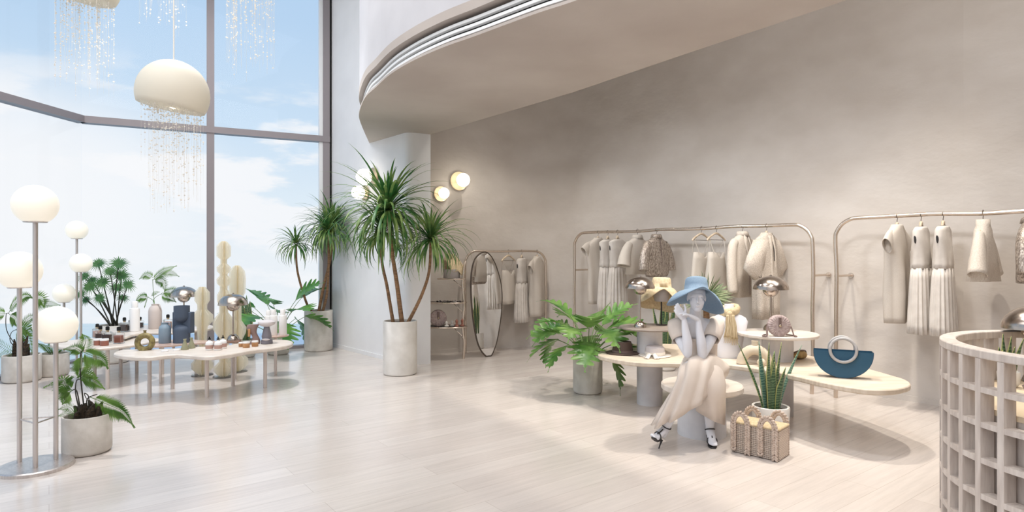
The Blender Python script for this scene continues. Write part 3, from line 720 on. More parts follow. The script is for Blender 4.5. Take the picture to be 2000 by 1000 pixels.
def bp(px, py, Y): P = at(px, py, Y); return (P.x-bl.x, P.y-bl.y, P.z)
floorlamp('floor_lamp', 'smaller three-globe steel floor lamp at the far left window', bl, .22, [bp(150, 466, 8.72), bp(158, 531, 8.55), bp(125, 590, 8.60)], .138)

# ---------------------------------------------------------------- tables
def table(name, label, out, z, th, legs, mat='tabletop', lr=.021, legmat='leg', group='low curved display tables', smoothn=6):
    O = catmull([Vector((p[0], p[1], 0)) for p in out], smoothn, True)
    c = sum(O, Vector())/len(O)
    t = thing(name, label, 'table', c, 0, group)
    MB().prism([(p.x-c.x, p.y-c.y) for p in O], z-th, z).build('tabletop', MAT[mat], t, bevel=.012, angle=50)
    for l in legs:
        MB().tube([(l[0]-c.x, l[1]-c.y, 0), (l[0]-c.x, l[1]-c.y, z-th+.005)], lr, 14).build('leg', MAT[legmat], t)
    return t
tA = [pl(*q, .5) for q in ((222, 690), (245, 695), (290, 697), (345, 692), (400, 696), (445, 692), (490, 684), (540, 678), (566, 673), (572, 667), (552, 663.5), (500, 665), (462, 671), (430, 676), (390, 677), (345, 680), (290, 682), (240, 683))]
def L_(px, py): f = fl(px, py); return (f.x, f.y)
table('low_table', 'front kidney-shaped pale table with the ring vase', tA, .5, .045, [L_(292, 776), L_(404, 776), L_(337, 760), L_(455, 754), L_(518, 757)])
tE = [pl(*q, .48) for q in ((298, 676), (330, 675), (360, 672), (400, 669), (440, 668), (466, 667))]+[V(-3.3, 7.70, 0), V(-3.6, 7.73, 0), V(-3.95, 7.80, 0), V(-4.2, 7.95, 0), V(-4.36, 7.85, 0), V(-4.36, 7.5, 0)]
table('low_table', 'pinkish wavy table with the slate-blue vase and steel lamp', tE, .48, .02, [(-4.22, 7.66), (-3.47, 7.70), (-4.28, 7.48)], 'copperglass', .016)
tC = [V(-5.45, 8.35, 0)]+[pl(*q, .56) for q in ((239, 657), (262, 652), (284, 649), (311, 649), (345, 648))]+[V(-4.15, 8.4, 0), V(-4.3, 8.8, 0), V(-4.75, 8.95, 0), V(-5.25, 8.8, 0)]
table('low_table', 'rear pale table by the window with the handled beige jug', tC, .56, .035, [L_(267, 730), L_(317, 731), (-4.5, 8.75)])
tB = [V(-5.58, 7.55, 0), V(-5.4, 7.22, 0)]+[pl(*q, .5) for q in ((165, 682), (191, 680), (225, 677), (268, 672), (292, 667))]+[V(-4.42, 7.75, 0), V(-4.75, 7.98, 0), V(-5.2, 7.98, 0)]
table('low_table', 'left pale table crowded with clear perfume bottles', tB, .5, .035, [L_(210, 759), L_(185, 743), (-5.0, 7.85)])
dc = fl(538, 733)
t = thing('pedestal_table', 'small round table on one slim leg with white pump bottles', 'table', dc)
MB().lathe([(0, .505), (.16, .505), (.168, .515), (.168, .522), (0, .525)], 48, (.0, .0, 0)).build('tabletop', MAT['copperglass'], t)
MB().tube([(0, 0, 0), (0, 0, .51)], .02, 14).build('leg', MAT['leg'], t)

# ---------------------------------------------------------------- steel dome lamps
def domelamp(label, loc, h, r, group='steel dome table lamps'):
    t = thing('table_lamp', label, 'table lamp', loc, 0, group); rb = r*.42
    MB().lathe([(0, 0), (rb, 0)]+[(rb*math.cos(a), rb*1.02*math.sin(a)) for a in [PI/2*i/10 for i in range(10)]]+[(0, rb*1.02)], 36).build('base', MAT['dome'], t)
    zd = h-r*.86
    MB().tube([(0, 0, rb*.9), (0, 0, zd+.02)], r*.055, 12).build('stem', MAT['dome'], t)
    pr = [(r*math.cos(a), zd+r*.80*math.sin(a)) for a in [PI/2*i/14 for i in range(15)]]
    pi = [((r-.004)*math.cos(a), zd+(r*.80-.004)*math.sin(a)) for a in [PI/2*i/14 for i in range(15)]][::-1]
    MB().lathe(pr[:-1]+[(.0005, zd+r*.8)], 40).lathe(pi[1:], 40).build('shade', MAT['dome'], t)
    q = r*.46
    MB().lathe([(0, zd-q*.98)]+[(q*math.cos(a), zd+q*.98*math.sin(a)) for a in [-PI/2+PI/2*i/10 for i in range(1, 11)]]+[(q, zd+.02)], 32).build('reflector_bowl', MAT['dome'], t)
    MB().lathe([(0, h-r*.07), (.012, h-r*.07), (.012, h-r*.02), (.006, h), (0, h)], 12).build('finial', MAT['dome'], t)
    return t

# ---------------------------------------------------------------- things on the left tables
# ring vase
v0 = pl(283, 684, .5); t = thing('ring_vase', 'mottled olive ring-shaped vase with open centre on front table', 'vase', v0, .35)
mb = MB(); mb.tube([(.072*math.cos(a), 0, .088+.076*math.sin(a)) for a in [2*PI*i/36 for i in range(36)]], .031, 14, closed=True); mb.lathe([(0, .002), (.045, .002), (.04, .03), (0, .03)], 20)
mb.lathe([(.03, .17), (.016, .19), (.013, .205), (.019, .222), (.012, .222), (.009, .19)], 20); mb.build('body', MAT['olive'], t, angle=60)
def single(name, label, cat, loc, build, mat, group=None, rot=0):
    mb = MB(); build(mb); o = mb.build(name, MAT[mat], None, loc, rot, angle=45); tag(o, label, cat, group); return o
cone = lambda mb: mb.lathe([(0, 0), (.04, 0), (.041, .012), (.016, .085), (.013, .1), (.019, .12), (.012, .122), (.009, .1), (0, .098)], 24)
single('cone_bottle', 'sage cone-shaped bud bottle nearer the ring vase', 'bottle', pl(361, 683, .5), cone, 'sage', 'sage cone bottles')
single('cone_bottle', 'sage cone-shaped bud bottle farther from the ring vase', 'bottle', pl(374, 680, .5), cone, 'sage', 'sage cone bottles')
disc = lambda mb: mb.lathe([(0, 0), (.034, 0), (.036, .006), (.036, .014), (.03, .016), (0, .014)], 28)
single('soap_disc', 'flat white soap disc nearest the ring vase', 'soap', pl(322, 687, .5), disc, 'whiteplastic', 'white soap discs')
single('soap_disc', 'flat white soap disc nearest the sage cone bottles', 'soap', pl(345, 685, .5), disc, 'whiteplastic', 'white soap discs')
def pump(label, loc, s=1.0):
    t = thing('lotion_bottle', label, 'bottle', loc, .3, 'round lotion bottles with black caps'); 
    MB().lathe([(0, 0), (.036, 0), (.04, .006), (.04, .075)]+[(.04*math.cos(a), .075+.03*math.sin(a)) for a in (.4, .8, 1.2)]+[(.013, .108), (.012, .118), (0, .118)], 28).build('body', MAT['whiteplastic'], t)
    MB().lathe([(.0405, .02), (.0405, .06)], 28).build('paper_label', MAT['label'], t)
    MB().lathe([(0, .117), (.015, .117), (.015, .13), (.006, .132), (.006, .15), (0, .15)], 16).build('cap', MAT['black'], t); return t
pump('round white lotion bottle with black cap, leftmost of three', pl(409, 684, .5))
pump('round white lotion bottle with black cap, front middle of three', pl(426, 684, .5))
pump('round white lotion bottle with black cap, behind its two neighbours', pl(435.5, 680.5, .5))
def jar(label, loc, s, grp='small wooden jars with white lids', m='jarwood'):
    t = thing('cosmetic_jar', label, 'jar', loc, 0, grp)
    MB().lathe([(0, 0), (s*.9, 0), (s, .004), (s, s*1.35), (0, s*1.35)], 24).build('body', MAT[m], t)
    MB().lathe([(0, s*1.36), (s*1.03, s*1.36), (s*1.03, s*1.75), (s*.95, s*1.8), (0, s*1.8)], 24).build('lid', MAT['whiteplastic'], t); return t
jar('tiny wooden jar with white lid, leftmost beside the wavy taupe vase', pl(471, 677, .5), .028)
jar('wider wooden jar with white lid, in front of the wavy taupe vase', pl(481, 679, .5), .038)
jar('wooden jar with white lid, beside the grey mushroom vase', pl(498, 676.5, .5), .036)
vv = pl(496, 672, .5); t = thing('wavy_vase', 'tall wavy taupe vase behind the wooden jars', 'vase', vv, .3)
rows = []
for i in range(21):
    z = .235*i/20; cx = .022*math.sin(z*26); rr = .040+.012*math.cos(z*27+.4)
    rows.append([(cx+rr*math.cos(a)*1.25, rr*math.sin(a)*.8, z) for a in [2*PI*k/24 for k in range(24)]])
MB().grid(rows, closed=True).add(rows[0], [tuple(range(23, -1, -1))]).add(rows[-1], [tuple(range(24))]).build('body', MAT['taupe'], t)
MB().box((-.05, -.03, .14), (.03, .03, .09)).build('wood_block', MAT['jarwood'], t, bevel=.004)
vv = pl(521, 671, .5); t = thing('mushroom_vase', 'grey vase with wide pale mushroom-shaped top', 'vase', vv, 0)
MB().lathe([(0, 0), (.062, 0), (.068, .01), (.066, .035), (.05, .06), (.056, .08), (.05, .12), (.034, .19), (.03, .21), (0, .21)], 32).build('body', MAT['mushgrey'], t)
MB().lathe([(0, .2), (.04, .205), (.085, .225), (.1, .245), (.098, .262), (.07, .278), (.03, .283), (0, .284)], 36).build('top_disc', MAT['mushtop'], t)
MB().ball((.01, -.055, .055), (.05, .02, .014), 20, 10).build('mid_disc', MAT['mushtop'], t)
# blue things
vv = pl(322, 670, .48); t = thing('ceramic_jug', 'pale blue-grey jug with small looped handle', 'vase', vv, 0)
MB().lathe([(0, 0), (.064, 0), (.068, .008), (.068, .175), (.06, .205), (.042, .222), (.036, .235), (.04, .25), (.034, .25), (.03, .235), (0, .22)], 32).build('body', MAT['bluegrey'], t)
MB().tube(catmull([(.036, 0, .245), (.06, -.01, .25), (.076, -.01, .225), (.066, 0, .19)], 6), .006, 8).build('handle', MAT['bluegrey'], t)
vv = pl(355, 669, .48); t = thing('geometric_vase', 'dark slate-blue geometric vase with stepped side panels', 'vase', vv, -.1)
b = MB(); b.lathe([(0, 0), (.095, 0), (.095, .15)]+[(.095*math.cos(a), .15+.085*math.sin(a)) for a in [PI/2*i/8 for i in range(1, 8)]]+[(0, .235)], 32); b.build('lower_body', MAT['slate'], t)
b = MB(); b.lathe([(0, .245)]+[(.09*math.sin(a), .325-.08*math.cos(a)) for a in [PI/2*i/8 for i in range(1, 9)]]+[(.09, .455), (.08, .455), (.08, .36), (0, .35)], 32); b.build('upper_body', MAT['slate'], t)
MB().box((0, .035, .245), (.235, .09, .26)).build('side_panel', MAT['slate'], t, bevel=.006)
bx = pl(451, 669, .48); bx.y += .06
b = MB(); b.box((0, 0, .013), (.17, .13, .022)); o = b.build('wooden_box', MAT['books'], None, bx, .2, bevel=.003); tag(o, 'flat brown box under the left steel dome lamp', 'box')
domelamp('steel dome lamp standing on the brown box by cream totems', bx+V(0, 0, .025), .585, .175)
domelamp('steel dome lamp on the rear table beside the handled jug', V(-4.55, 8.52, .56), .58, .18)
# rear table
def tallbottle(label, loc, grp, s=1.0):
    t = thing('pump_bottle', label, 'bottle', loc, 0, grp)
    MB().lathe([(0, 0), (.046*s, 0), (.05*s, .006), (.05*s, .245*s), (.046*s, .256*s), (.03*s, .26*s), (0, .26*s)], 28).build('body', MAT['whiteplastic'], t)
    MB().lathe([(0, .255*s), (.032*s, .255*s), (.032*s, .325*s), (.026*s, .335*s), (0, .335*s)], 24).build('cap', MAT['whiteplastic'], t); return t
tallbottle('large white bottle standing between perfume flasks and fern jug', pl(263, 647, .56), 'white bottles', 1.18)
tallbottle('white pump bottle on slim round table, leftmost of three', dc+V(-.11, .05, .524), 'white bottles', .95)
tallbottle('white pump bottle on slim round table, middle of three', dc+V(-.015, -.03, .524), 'white bottles', 1.0)
tallbottle('white pump bottle on slim round table, rightmost of three', dc+V(.095, .0, .524), 'white bottles', 1.0)
vv = pl(303, 642, .56); t = thing('handled_jug', 'tall beige jug with wire handle holding fern sprigs', 'vase', vv, 0)
MB().lathe([(0, 0), (.076, 0), (.082, .01), (.082, .24), (.072, .285), (.05, .308), (.043, .32), (.047, .335), (.04, .335), (.036, .32), (0, .3)], 32).build('body', MAT['beigevase'], t)
MB().tube(catmull([(.045, 0, .325), (.07, -.02, .33), (.085, -.02, .29), (.08, 0, .25)], 6), .006, 8).build('handle', MAT['beigevase'], t)
tw = thing('fern_sprig', 'pale fern sprigs arching out of the beige handled jug', 'plant', vv+V(0, 0, .3))
def q(px, py, Y=8.45): return at(px, py, Y)-(vv+V(0, 0, .3))
rnd = random.Random(2)
for st, frs in (([V(0, 0, -.05), q(300, 575), q(298, 545)], [([q(298, 548), q(318, 530), q(345, 519)], .10, 26), ([q(299, 542), q(285, 536), q(272, 545)], .08, 20), ([q(300, 545), q(318, 550), q(322, 570)], .09, 22), ([q(306, 540), q(330, 532), q(350, 540)], .08, 20)]),
               ([V(0, 0, -.05), q(300, 585), q(318, 572)], [([q(316, 573), q(340, 568), q(368, 575)], .10, 26), ([q(314, 575), q(330, 580), q(344, 590)], .09, 22)]),
               ([V(0, 0, -.05), q(300, 588), q(284, 578)], [([q(290, 580), q(275, 580), q(264, 590)], .09, 22), ([q(288, 581), q(284, 592), q(282, 602)], .07, 18), ([q(296, 578), q(302, 572), q(312, 570)], .05, 14)])):
    MB().tube(catmull(st, 6), [.004, .003], 6).build('stem', MAT['stalk'], tw)
    for pth, W_, n_ in frs:
        mb = MB(); frond(mb, pth, W_, n_, rnd, (.1, .35, 1)); mb.build('frond', MAT['leaffern'], tw, smooth=False)
# perfumes
def perfume(label, loc, s, fill='amber', rot=0):
    t = thing('perfume_bottle', label, 'bottle', loc, rot, 'square glass perfume bottles')
    MB().box((0, 0, .043*s), (.07*s, .05*s, .086*s)).build('glass_body', MAT['glass'], t, bevel=.008*s)
    MB().box((0, 0, .036*s), (.056*s, .037*s, .058*s)).build('liquid', MAT[fill], t, bevel=.005*s)
    MB().lathe([(0, .086*s), (.011*s, .086*s), (.011*s, .1*s), (0, .1*s)], 14).build('collar', MAT['brass'], t)
    MB().lathe([(0, .1*s), (.014*s, .1*s), (.014*s, .125*s), (.008*s, .13*s), (0, .13*s)], 14).build('stopper', MAT['black'], t); return t
perfume('dark perfume bottle with amber fill, leftmost on perfume table', pl(196, 667, .5), 1.5)
perfume('dark perfume bottle beside the clear one on perfume table', pl(210, 669, .5), 1.5, rot=.1)
perfume('clear pale perfume bottle nearest the right end of perfume table', pl(232, 671, .5), 1.55, 'jarbrown')
perfume('small perfume flask at back of perfume table near the palm pot', pl(190, 660, .5), 1.4, 'label')
perfume('amber perfume flask on rear table left of the white bottle', pl(243, 648, .56), 1.45)
perfume('low dark perfume flask on rear table right of the white bottle', pl(274, 641, .56), 1.2)
perfume('pinkish perfume flask on rear table behind the pale blue jug', pl(328, 642, .56), 1.5, 'label')
perfume('narrow dark perfume flask tucked against the white bottle', pl(253.5, 645, .56), 1.05)
jar('brown glass jar with white lid, left of pair before perfumes', pl(191, 674, .5), .042, 'brown jars with white lids', 'jarbrown')
jar('brown glass jar with white lid, right of pair before perfumes', pl(204, 675, .5), .044, 'brown jars with white lids', 'jarbrown')
# side table edge further left
# ---------------------------------------------------------------- cream totems
def totem(label, loc, prof, s, group='cream translucent totems'):
    t = thing('totem_sculpture', label, 'sculpture', loc, .3, group)
    MB().lathe([(0, 0), (.13, 0), (.132, .006), (.13, .012), (0, .012)], 40).build('base_plate', MAT['glass'], t)
    for k in range(4):
        mb = MB(); pts = [(r, z) for r, z in prof]+[(-r, z) for r, z in reversed(prof)]
        n = len(pts); th = .006
        M_ = Matrix.Rotation(k*PI/4, 3, 'Z')
        vs = [M_ @ Vector((x, -th, z)) for x, z in pts]+[M_ @ Vector((x, th, z)) for x, z in pts]
        mb.add(vs, [tuple(range(n)), tuple(range(2*n-1, n-1, -1))]+[(i, n+i, n+(i+1) % n, (i+1) % n) for i in range(n)])
        mb.build('fin', MAT['cream'], t, smooth=False)
    MB().tube([(0, 0, .012), (0, 0, prof[-1][1])], .022, 10).build('core', MAT['creamrib'], t)
    return t
def tp(cy, top, Y, rows): # rows of (py, halfwidth px)
    return [(hw/FPX*Y, (cy-py)*Y/FPX) for py, hw in rows]
Y1 = 7.88
tall = tp(738, 473, Y1, [(737, 7), (734, 12), (726, 18), (718, 18), (708, 8), (690, 8), (682, 10), (660, 10), (645, 19), (628, 20), (612, 8), (600, 8), (590, 12), (578, 12), (568, 7), (561, 7), (556, 12), (547, 13), (540, 7), (537, 7), (532, 12), (524, 13), (517, 6), (509, 6), (502, 13), (483, 13), (476, 8), (473, 4)])
totem('tallest cream totem sculpture of stacked bead and octagon shapes', fl(437, 736), tall, 1)
lefts = tp(736, 560, Y1, [(735, 6), (730, 12), (722, 20), (712, 20), (698, 8), (670, 8), (655, 9), (640, 10), (628, 20), (617, 20), (606, 9), (596, 9), (588, 14), (572, 14), (566, 9), (561, 6)])
totem('shortest cream totem sculpture left of the window post', fl(395, 733), lefts, 1)
Y3 = 8.25
rt = tp(726, 518, Y3, [(725, 6), (720, 14), (712, 20), (700, 20), (690, 9), (665, 9), (650, 16), (640, 17), (626, 8), (585, 8), (572, 15), (545, 16), (530, 14), (522, 8), (519, 5)])
totem('medium cream totem sculpture standing rightmost behind dome lamp', fl(463, 726), rt, 1)

# ---------------------------------------------------------------- jellyfish pendants
def pendant(label, loc, r, seed, drop=1.0, group='jellyfish pendant lamps', cordlen=3):
    t = thing('pendant_lamp', label, 'pendant lamp', loc, 0, group); rnd = random.Random(seed)
    # dome shell tilted a little, open below
    Rm = Matrix.Rotation(.16, 3, 'Y'); pr = []; hh = r*1.02
    for i in range(19):
        a = -.42+(PI/2+.42)*i/18; pr.append((r*math.cos(a)*(1 if a > -.2 else 1), hh*.98*math.sin(a)))
    pin = [(x*.975, z*.975) for x, z in reversed(pr[:-1])]
    MB().lathe(pr[:-1]+[(.0006, hh*.98)], 48, M=Rm).lathe([(.0006, hh*.955)]+pin, 48, M=Rm).build('shade', MAT['pearl'], t, angle=80)
    MB().tube([(.02*r, 0, hh*.93), (.02*r, 0, cordlen)], .006, 8).build('cord', MAT['cord'], t)
    MB().ball((0, 0, -.30*r), r*.13, 16, 10).build('bulb', MAT['sconceglobe'], t)
    mb = MB(); b = MB()
    for i in range(78):
        a = rnd.uniform(0, 2*PI); q = r*.82*math.sqrt(rnd.uniform(.05, 1)); x, y = q*math.cos(a), q*math.sin(a); L_ = drop*rnd.uniform(.45, 1.0)
        z0 = -r*.3; mb.tube([(x, y, z0+.02), (x, y, z0-L_)], .0006, 3, cap=False)
        for k in range(rnd.randint(5, 9)):
            z = z0-L_*rnd.uniform(.12, 1.0)**(1.3); s = rnd.uniform(.004, .009); c = Vector((x, y, z)); ang = rnd.uniform(0, PI)
            dx = Vector((math.cos(ang), math.sin(ang), 0))
            b.add([c+dx*s*1.3, c-dx*s*1.3, c+Vector((0, 0, s)), c-Vector((0, 0, s)), c+Vector((-dx.y, dx.x, 0))*s, c-Vector((-dx.y, dx.x, 0))*s], [(0, 4, 2), (4, 1, 2), (1, 5, 2), (5, 0, 2), (4, 0, 3), (1, 4, 3), (5, 1, 3), (0, 5, 3)])
        z0b = -r*rnd.uniform(.25, .5)
    for i in range(230):
        a = rnd.uniform(0, 2*PI); q = r*.9*math.sqrt(rnd.uniform(0, 1)); s = rnd.uniform(.006, .012); c = Vector((q*math.cos(a), q*math.sin(a), -r*rnd.uniform(.22, .5)))
        b.add([c+Vector((s, 0, 0)), c-Vector((s, 0, 0)), c+Vector((0, 0, s)), c-Vector((0, 0, s)), c+Vector((0, s, 0)), c-Vector((0, s, 0))], [(0, 4, 2), (4, 1, 2), (1, 5, 2), (5, 0, 2), (4, 0, 3), (1, 4, 3), (5, 1, 3), (0, 5, 3)])
    o = b.build('crystal_beads', MAT['bead'], t, smooth=False); o['kind'] = 'stuff'
    o = mb.build('bead_strings', MAT['cord'], t, smooth=False); o['kind'] = 'stuff'
    return t
pz = at(338, 184, 5.4)
p1 = pendant('pearly dome pendant hung low with long strings of crystals', pz, .295, 4, .98, cordlen=HC-pz.z)
p2z = at(160, -36, 5.6); pendant('pendant at top left with its rim and crystals in view', p2z, .31, 7, .98, cordlen=HC-p2z.z)
p3z = at(487, -100, 5.6); pendant('pendant above the frame, crystals trailing right of the window post', p3z, .27, 9, 1.08, cordlen=HC-p3z.z)
p4z = at(315, -150, 5.9); pendant('pendant above the frame, crystals trailing behind the low pendant cord', p4z, .27, 12, .98, cordlen=HC-p4z.z)
# ---------------------------------------------------------------- wall sconces
def sconce(label, p, nrm, r, g, out):
    yaw = math.atan2(nrm.y, nrm.x)
    t = thing('wall_sconce', label, 'wall lamp', p, yaw, 'globe wall sconces')
    My = Matrix.Rotation(PI/2, 3, 'Y')
    MB().lathe([(0, 0), (r*.86, 0), (r, .02), (r, .03), (r*.8, .016), (r*.3, .012), (0, .012)], 36, M=My).build('back_dish', MAT['brass'], t)
    MB().lathe([(0, .01), (.02, .01), (.02, out-g*.8), (0, out-g*.8)], 14, M=My).build('stem', MAT['brass'], t)
    MB().ball((out, 0, 0), g, 24, 14).build('globe', MAT['sconceglobe'], t)
    return t
def onwall(px, py, p0, d):   # hit of a pixel's column with a wall line, at a height
    u = (px-1000)/FPX; s = (u*p0.y-p0.x)/(d.x-u*d.y); Y = p0.y+d.y*s; return at(px, py, Y)
AB = V(-1.28, 9.69, 0)
AD = (C1-AB).normalized(); ADN = Vector((AD.y, -AD.x, 0))
a1 = onwall(898, 355, AB, AD); a2 = onwall(862, 379, AB, AD)
AB2 = V(-1.9, 9.35, 0); AD2 = (C1-A*.28-AB2).normalized(); ADN2 = Vector((AD2.y, -AD2.x, 0))
a1 = onwall(895, 354, AB2, AD2); a2 = onwall(860, 379, AB2, AD2)
sconce('larger lit globe sconce, upper right in the alcove', a1+ADN2*.002, ADN2, .15, .108, .19)
sconce('smaller lit globe sconce, lower left in the alcove', a2+ADN2*.002, ADN2, .12, .086, .15)
b1_ = onwall(731, 347, PC, T); b2_ = onwall(715, 377, PC, T)
sconce('larger lit globe sconce on the pale pillar face, partly behind leaves', b1_-N*.002, -N, .15, .12, .17)
sconce('smaller lit globe sconce on the pale pillar face, lower in leaves', b2_-N*.002, -N, .12, .105, .13)

# ---------------------------------------------------------------- corner shelf, mirror
sp_ = fl(905, 701); t = thing('shelf_stand', 'bent-pole stand with three black half-round shelves in alcove', 'shelf', sp_)
MB().tube(catmull([(0, 0, 0), (.012, 0, .25), (-.012, 0, .5), (.012, 0, .8), (-.008, 0, 1.1), (.008, 0, 1.36), (.03, .03, 1.47)], 5), .02, 12).build('pole', MAT['rail'], t)
for z, r in ((.49, .34), (.855, .30), (1.21, .21)):
    mb = MB(); n = 28
    o_ = [(-r*.86+r*1.0*math.cos(2*PI*k/n), .05+r*.62*math.sin(2*PI*k/n)) for k in range(n)]
    mb.prism(o_, z-.012, z); s_ = mb.build('shelf_board', MAT['blacktop'], t, smooth=True, angle=40)
    MB().tube([(o_[k][0], o_[k][1], z-.006) for k in range(n)], .011, 8, closed=True).build('shelf_rim', MAT['rail'], s_)
    MB().tube([(0, 0, z-.16), (-.16, .02, z-.012)], .006, 8).build('shelf_strut', MAT['rail'], s_)
    MB().lathe([(.02, z-.18), (.026, z-.18), (.026, z-.14), (.02, z-.14)], 14).build('shelf_clamp', MAT['rail'], s_)
def roundbag(label, loc, r, d, rot, strap=True, cat='handbag', grp='round rattan bags', ribs=26):
    t = thing('round_bag', label, cat, loc, rot, grp); Mx = Matrix.Rotation(PI/2, 3, 'X')
    mb = MB(); n = 104; rows = []
    for rr, y in ((.02, -.5), (.35, -.52), (.7, -.53), (.92, -.5), (1.0, -.38), (1.0, .38), (.92, .5), (.5, .52), (.02, .5)):
        rows.append([Vector((r*rr*(1+.015*math.cos(2*PI*k/4))*math.cos(2*PI*k/n), d*y*(1+(.05 if rr > .1 and rr < .99 else 0)*math.cos(k*2*PI/4)), r+r*rr*(1+.015*math.cos(2*PI*k/4))*math.sin(2*PI*k/n))) for k in range(n)])
    mb.grid(rows, closed=True); mb.build('body', MAT['rattan'], t, angle=70)
    MB().box((0, -d*.62, r*1.38), (r*.25, .008, r*.86)).build('flap', MAT['leather'], t, bevel=.003)
    MB().ball((0, -d*.62-.006, r*1.03), (.012, .006, .012), 12, 8).build('clasp', MAT['brass'], t)
    if strap:
        for s in (-1, 1):
            MB().tube(catmull([(s*r*.97, 0, r*1.15), (s*r*1.1, -.02, r*.75), (s*r*1.22, -.05, .01), (s*r*1.5, -.03, .008), (s*r*1.3, .03, .008), (s*r*.8, .06, .01)], 6), .009, 8, flat=.4).build('strap', MAT['leather'], t)
    return t
roundbag('brown round rattan bag on the lowest black shelf', sp_+V(-.38, .0, .49), .125, .08, .2, False)
# top shelf hat form with cream straw hat and slippers on the others
t = thing('hat_box', 'grey felt drum under the cream scarf on top shelf', 'box', sp_+V(-.18, .05, 1.21))
MB().lathe([(0, 0), (.12, 0), (.125, .01), (.125, .13), (.12, .14), (0, .14)], 28).build('drum', MAT['felt'], t)
mb = MB(); rows = []
for i in range(9):
    s = i/8; row = []
    for k in range(40):
        a = 2*PI*k/40; rr = lerp(.02, .165, s**.7)*(1+.12*math.sin(3*a+1)*s); z = .20*(1-s**1.6)+.04*math.sin(5*a)*s+.05*math.sin(2*a+.5)-.02
        row.append(Vector((rr*math.cos(a)-.02+.04*s, rr*math.sin(a)*.7, z+.08*math.cos(a+2.6)*s)))
    rows.append(row)
mb.grid(rows, closed=True); o = mb.build('straw_scarf', MAT['straw'], None, sp_+V(-.18, .05, 1.36), angle=180, solid=.004); tag(o, 'crumpled cream straw scarf piled on the top shelf drum', 'scarf')
# jewellery and shells on the shelves
rnd = random.Random(3)
for k in range(5):
    mb = MB(); mb.tube([(.03*math.cos(a), .022*math.sin(a), .012+.006*math.sin(2*a)) for a in [2*PI*i/18 for i in range(18)]], .009, 8, closed=True)
    o = mb.build('bracelet', MAT['felt' if k % 2 else 'blacktop'], None, sp_+V(-.36+.075*k, -.07+.05*(k % 2), .858), k); tag(o, 'bracelet on the middle black shelf, %s' % ('leftmost', 'second from left', 'centre', 'second from pole', 'nearest the pole')[k], 'bracelet', 'bracelets on the middle shelf')
for k in range(4):
    mb = MB(); mb.ball((0, 0, .018), (.035, .022, .018), 16, 8); mb.lathe([(.012, .03), (.014, .045), (.022, .09 if k > 1 else .075), (.003, .12 if k > 1 else .09), (0, .12 if k > 1 else .09)], 12)
    o = mb.build('ring_holder', MAT['palepot' if k < 2 else 'jarbrown'], None, sp_+V(-.24+.075*k, -.11+.08*(k % 2), .492)); tag(o, 'small pointed jewellery holder on lowest shelf, %s' % ('nearest the round bag', 'second from the round bag', 'second from the pole', 'nearest the pole')[k], 'jewellery holder', 'pointed jewellery holders')
# mirror
mp_ = V(-.36, 9.46, 0); ml = thing('standing_mirror', 'pebble-shaped frameless standing mirror leaning in the alcove', 'mirror', mp_)
n_ = Vector((.60, -.80, 0)); yaw = math.atan2(n_.y, n_.x)+PI/2; lean = .06
ml.rotation_euler = (-lean*0, 0, yaw)
zs = 1.6; n = 64; otl = []
wtab_l = [(0, -.045), (.05, -.125), (.15, -.20), (.35, -.26), (.6, -.285), (.8, -.265), (.92, -.205), (.975, -.12), (.995, -.05), (1, 0)]
wtab_r = [(0, .045), (.05, .10), (.15, .17), (.35, .25), (.55, .29), (.7, .275), (.85, .205), (.94, .13), (.985, .06), (1, 0)]
ptsL = catmull([(x, 0, z*zs) for z, x in wtab_l], 6); ptsR = catmull([(x, 0, z*zs) for z, x in wtab_r], 6)
otl = ptsR[:-1]+ptsL[::-1]
otl = [Vector((p.x, 0, p.z+.01)) for p in otl]
def leanp(p): return Vector((p.x, p.y+p.z*lean, p.z))
m_ = MB(); vs = [leanp(p+Vector((0, -.008, 0))) for p in otl]+[leanp(p+Vector((0, .012, 0))) for p in otl]; k = len(otl)
m_.add(vs, [tuple(range(k)), tuple(range(2*k-1, k-1, -1))]+[(i, k+i, k+(i+1) % k, (i+1) % k) for i in range(k)]); m_.build('mirror_glass', MAT['mirror'], ml, smooth=False)
MB().tube([leanp(p) for p in otl], .013, 8, closed=True).build('frame', MAT['mirrorframe'], ml)

# ---------------------------------------------------------------- clothes rails
RY = math.atan2(T.y, T.x)                     # along the right wall
def rack(label, a, b, h, wob, seed, R_=.22, tube=.021, stub=True, wall=N, rightpost=True, cut=None):
    d = (b-a); ln = d.length; d.normalize(); rnd = random.Random(seed)
    t = thing('clothes_rail', label, 'clothes rail', a, math.atan2(d.y, d.x), 'bent steel clothes rails')
    w_ = lambda: rnd.uniform(-wob, wob)
    L_ = [(w_(), 0, 0), (w_(), 0, h*.25), (w_(), 0, h*.5), (w_(), 0, h*.7), (0, 0, h-R_)]
    arcL = [(R_-R_*math.cos(q), 0, h-R_+R_*math.sin(q)) for q in (.4, .8, 1.2)]
    nm = max(3, int(ln/.4)); top = [(R_+(ln-2*R_)*i/nm, 0, h+(w_() if 0 < i < nm else 0)*.6) for i in range(nm+1)]
    arcR = [(ln-R_+R_*math.sin(q), 0, h-R_+R_*math.cos(q)) for q in (.4, .8, 1.2)]
    R2 = [(ln, 0, h-R_), (ln+w_(), 0, h*.7), (ln+w_(), 0, h*.5), (ln+w_(), 0, h*.25), (ln+w_(), 0, 0)]
    MB().tube(catmull(L_+arcL+top+arcR+R2, 6), tube, 12).build('bent_frame', MAT['rail'], t)
    if stub:
        for x in (0, ln): MB().tube([(x, 0, 1.33), (x, .42, 1.33)], .014, 10).lathe([(0, .415), (.03, .415), (.03, .427), (0, .427)], 14, (x, 0, 1.33), M=Matrix.Rotation(-PI/2, 3, 'X')).build('wall_bracket', MAT['rail'], t)
    return t
RB = C1-N*.44
r2a, r2b = RB+T*1.03, RB+T*4.70
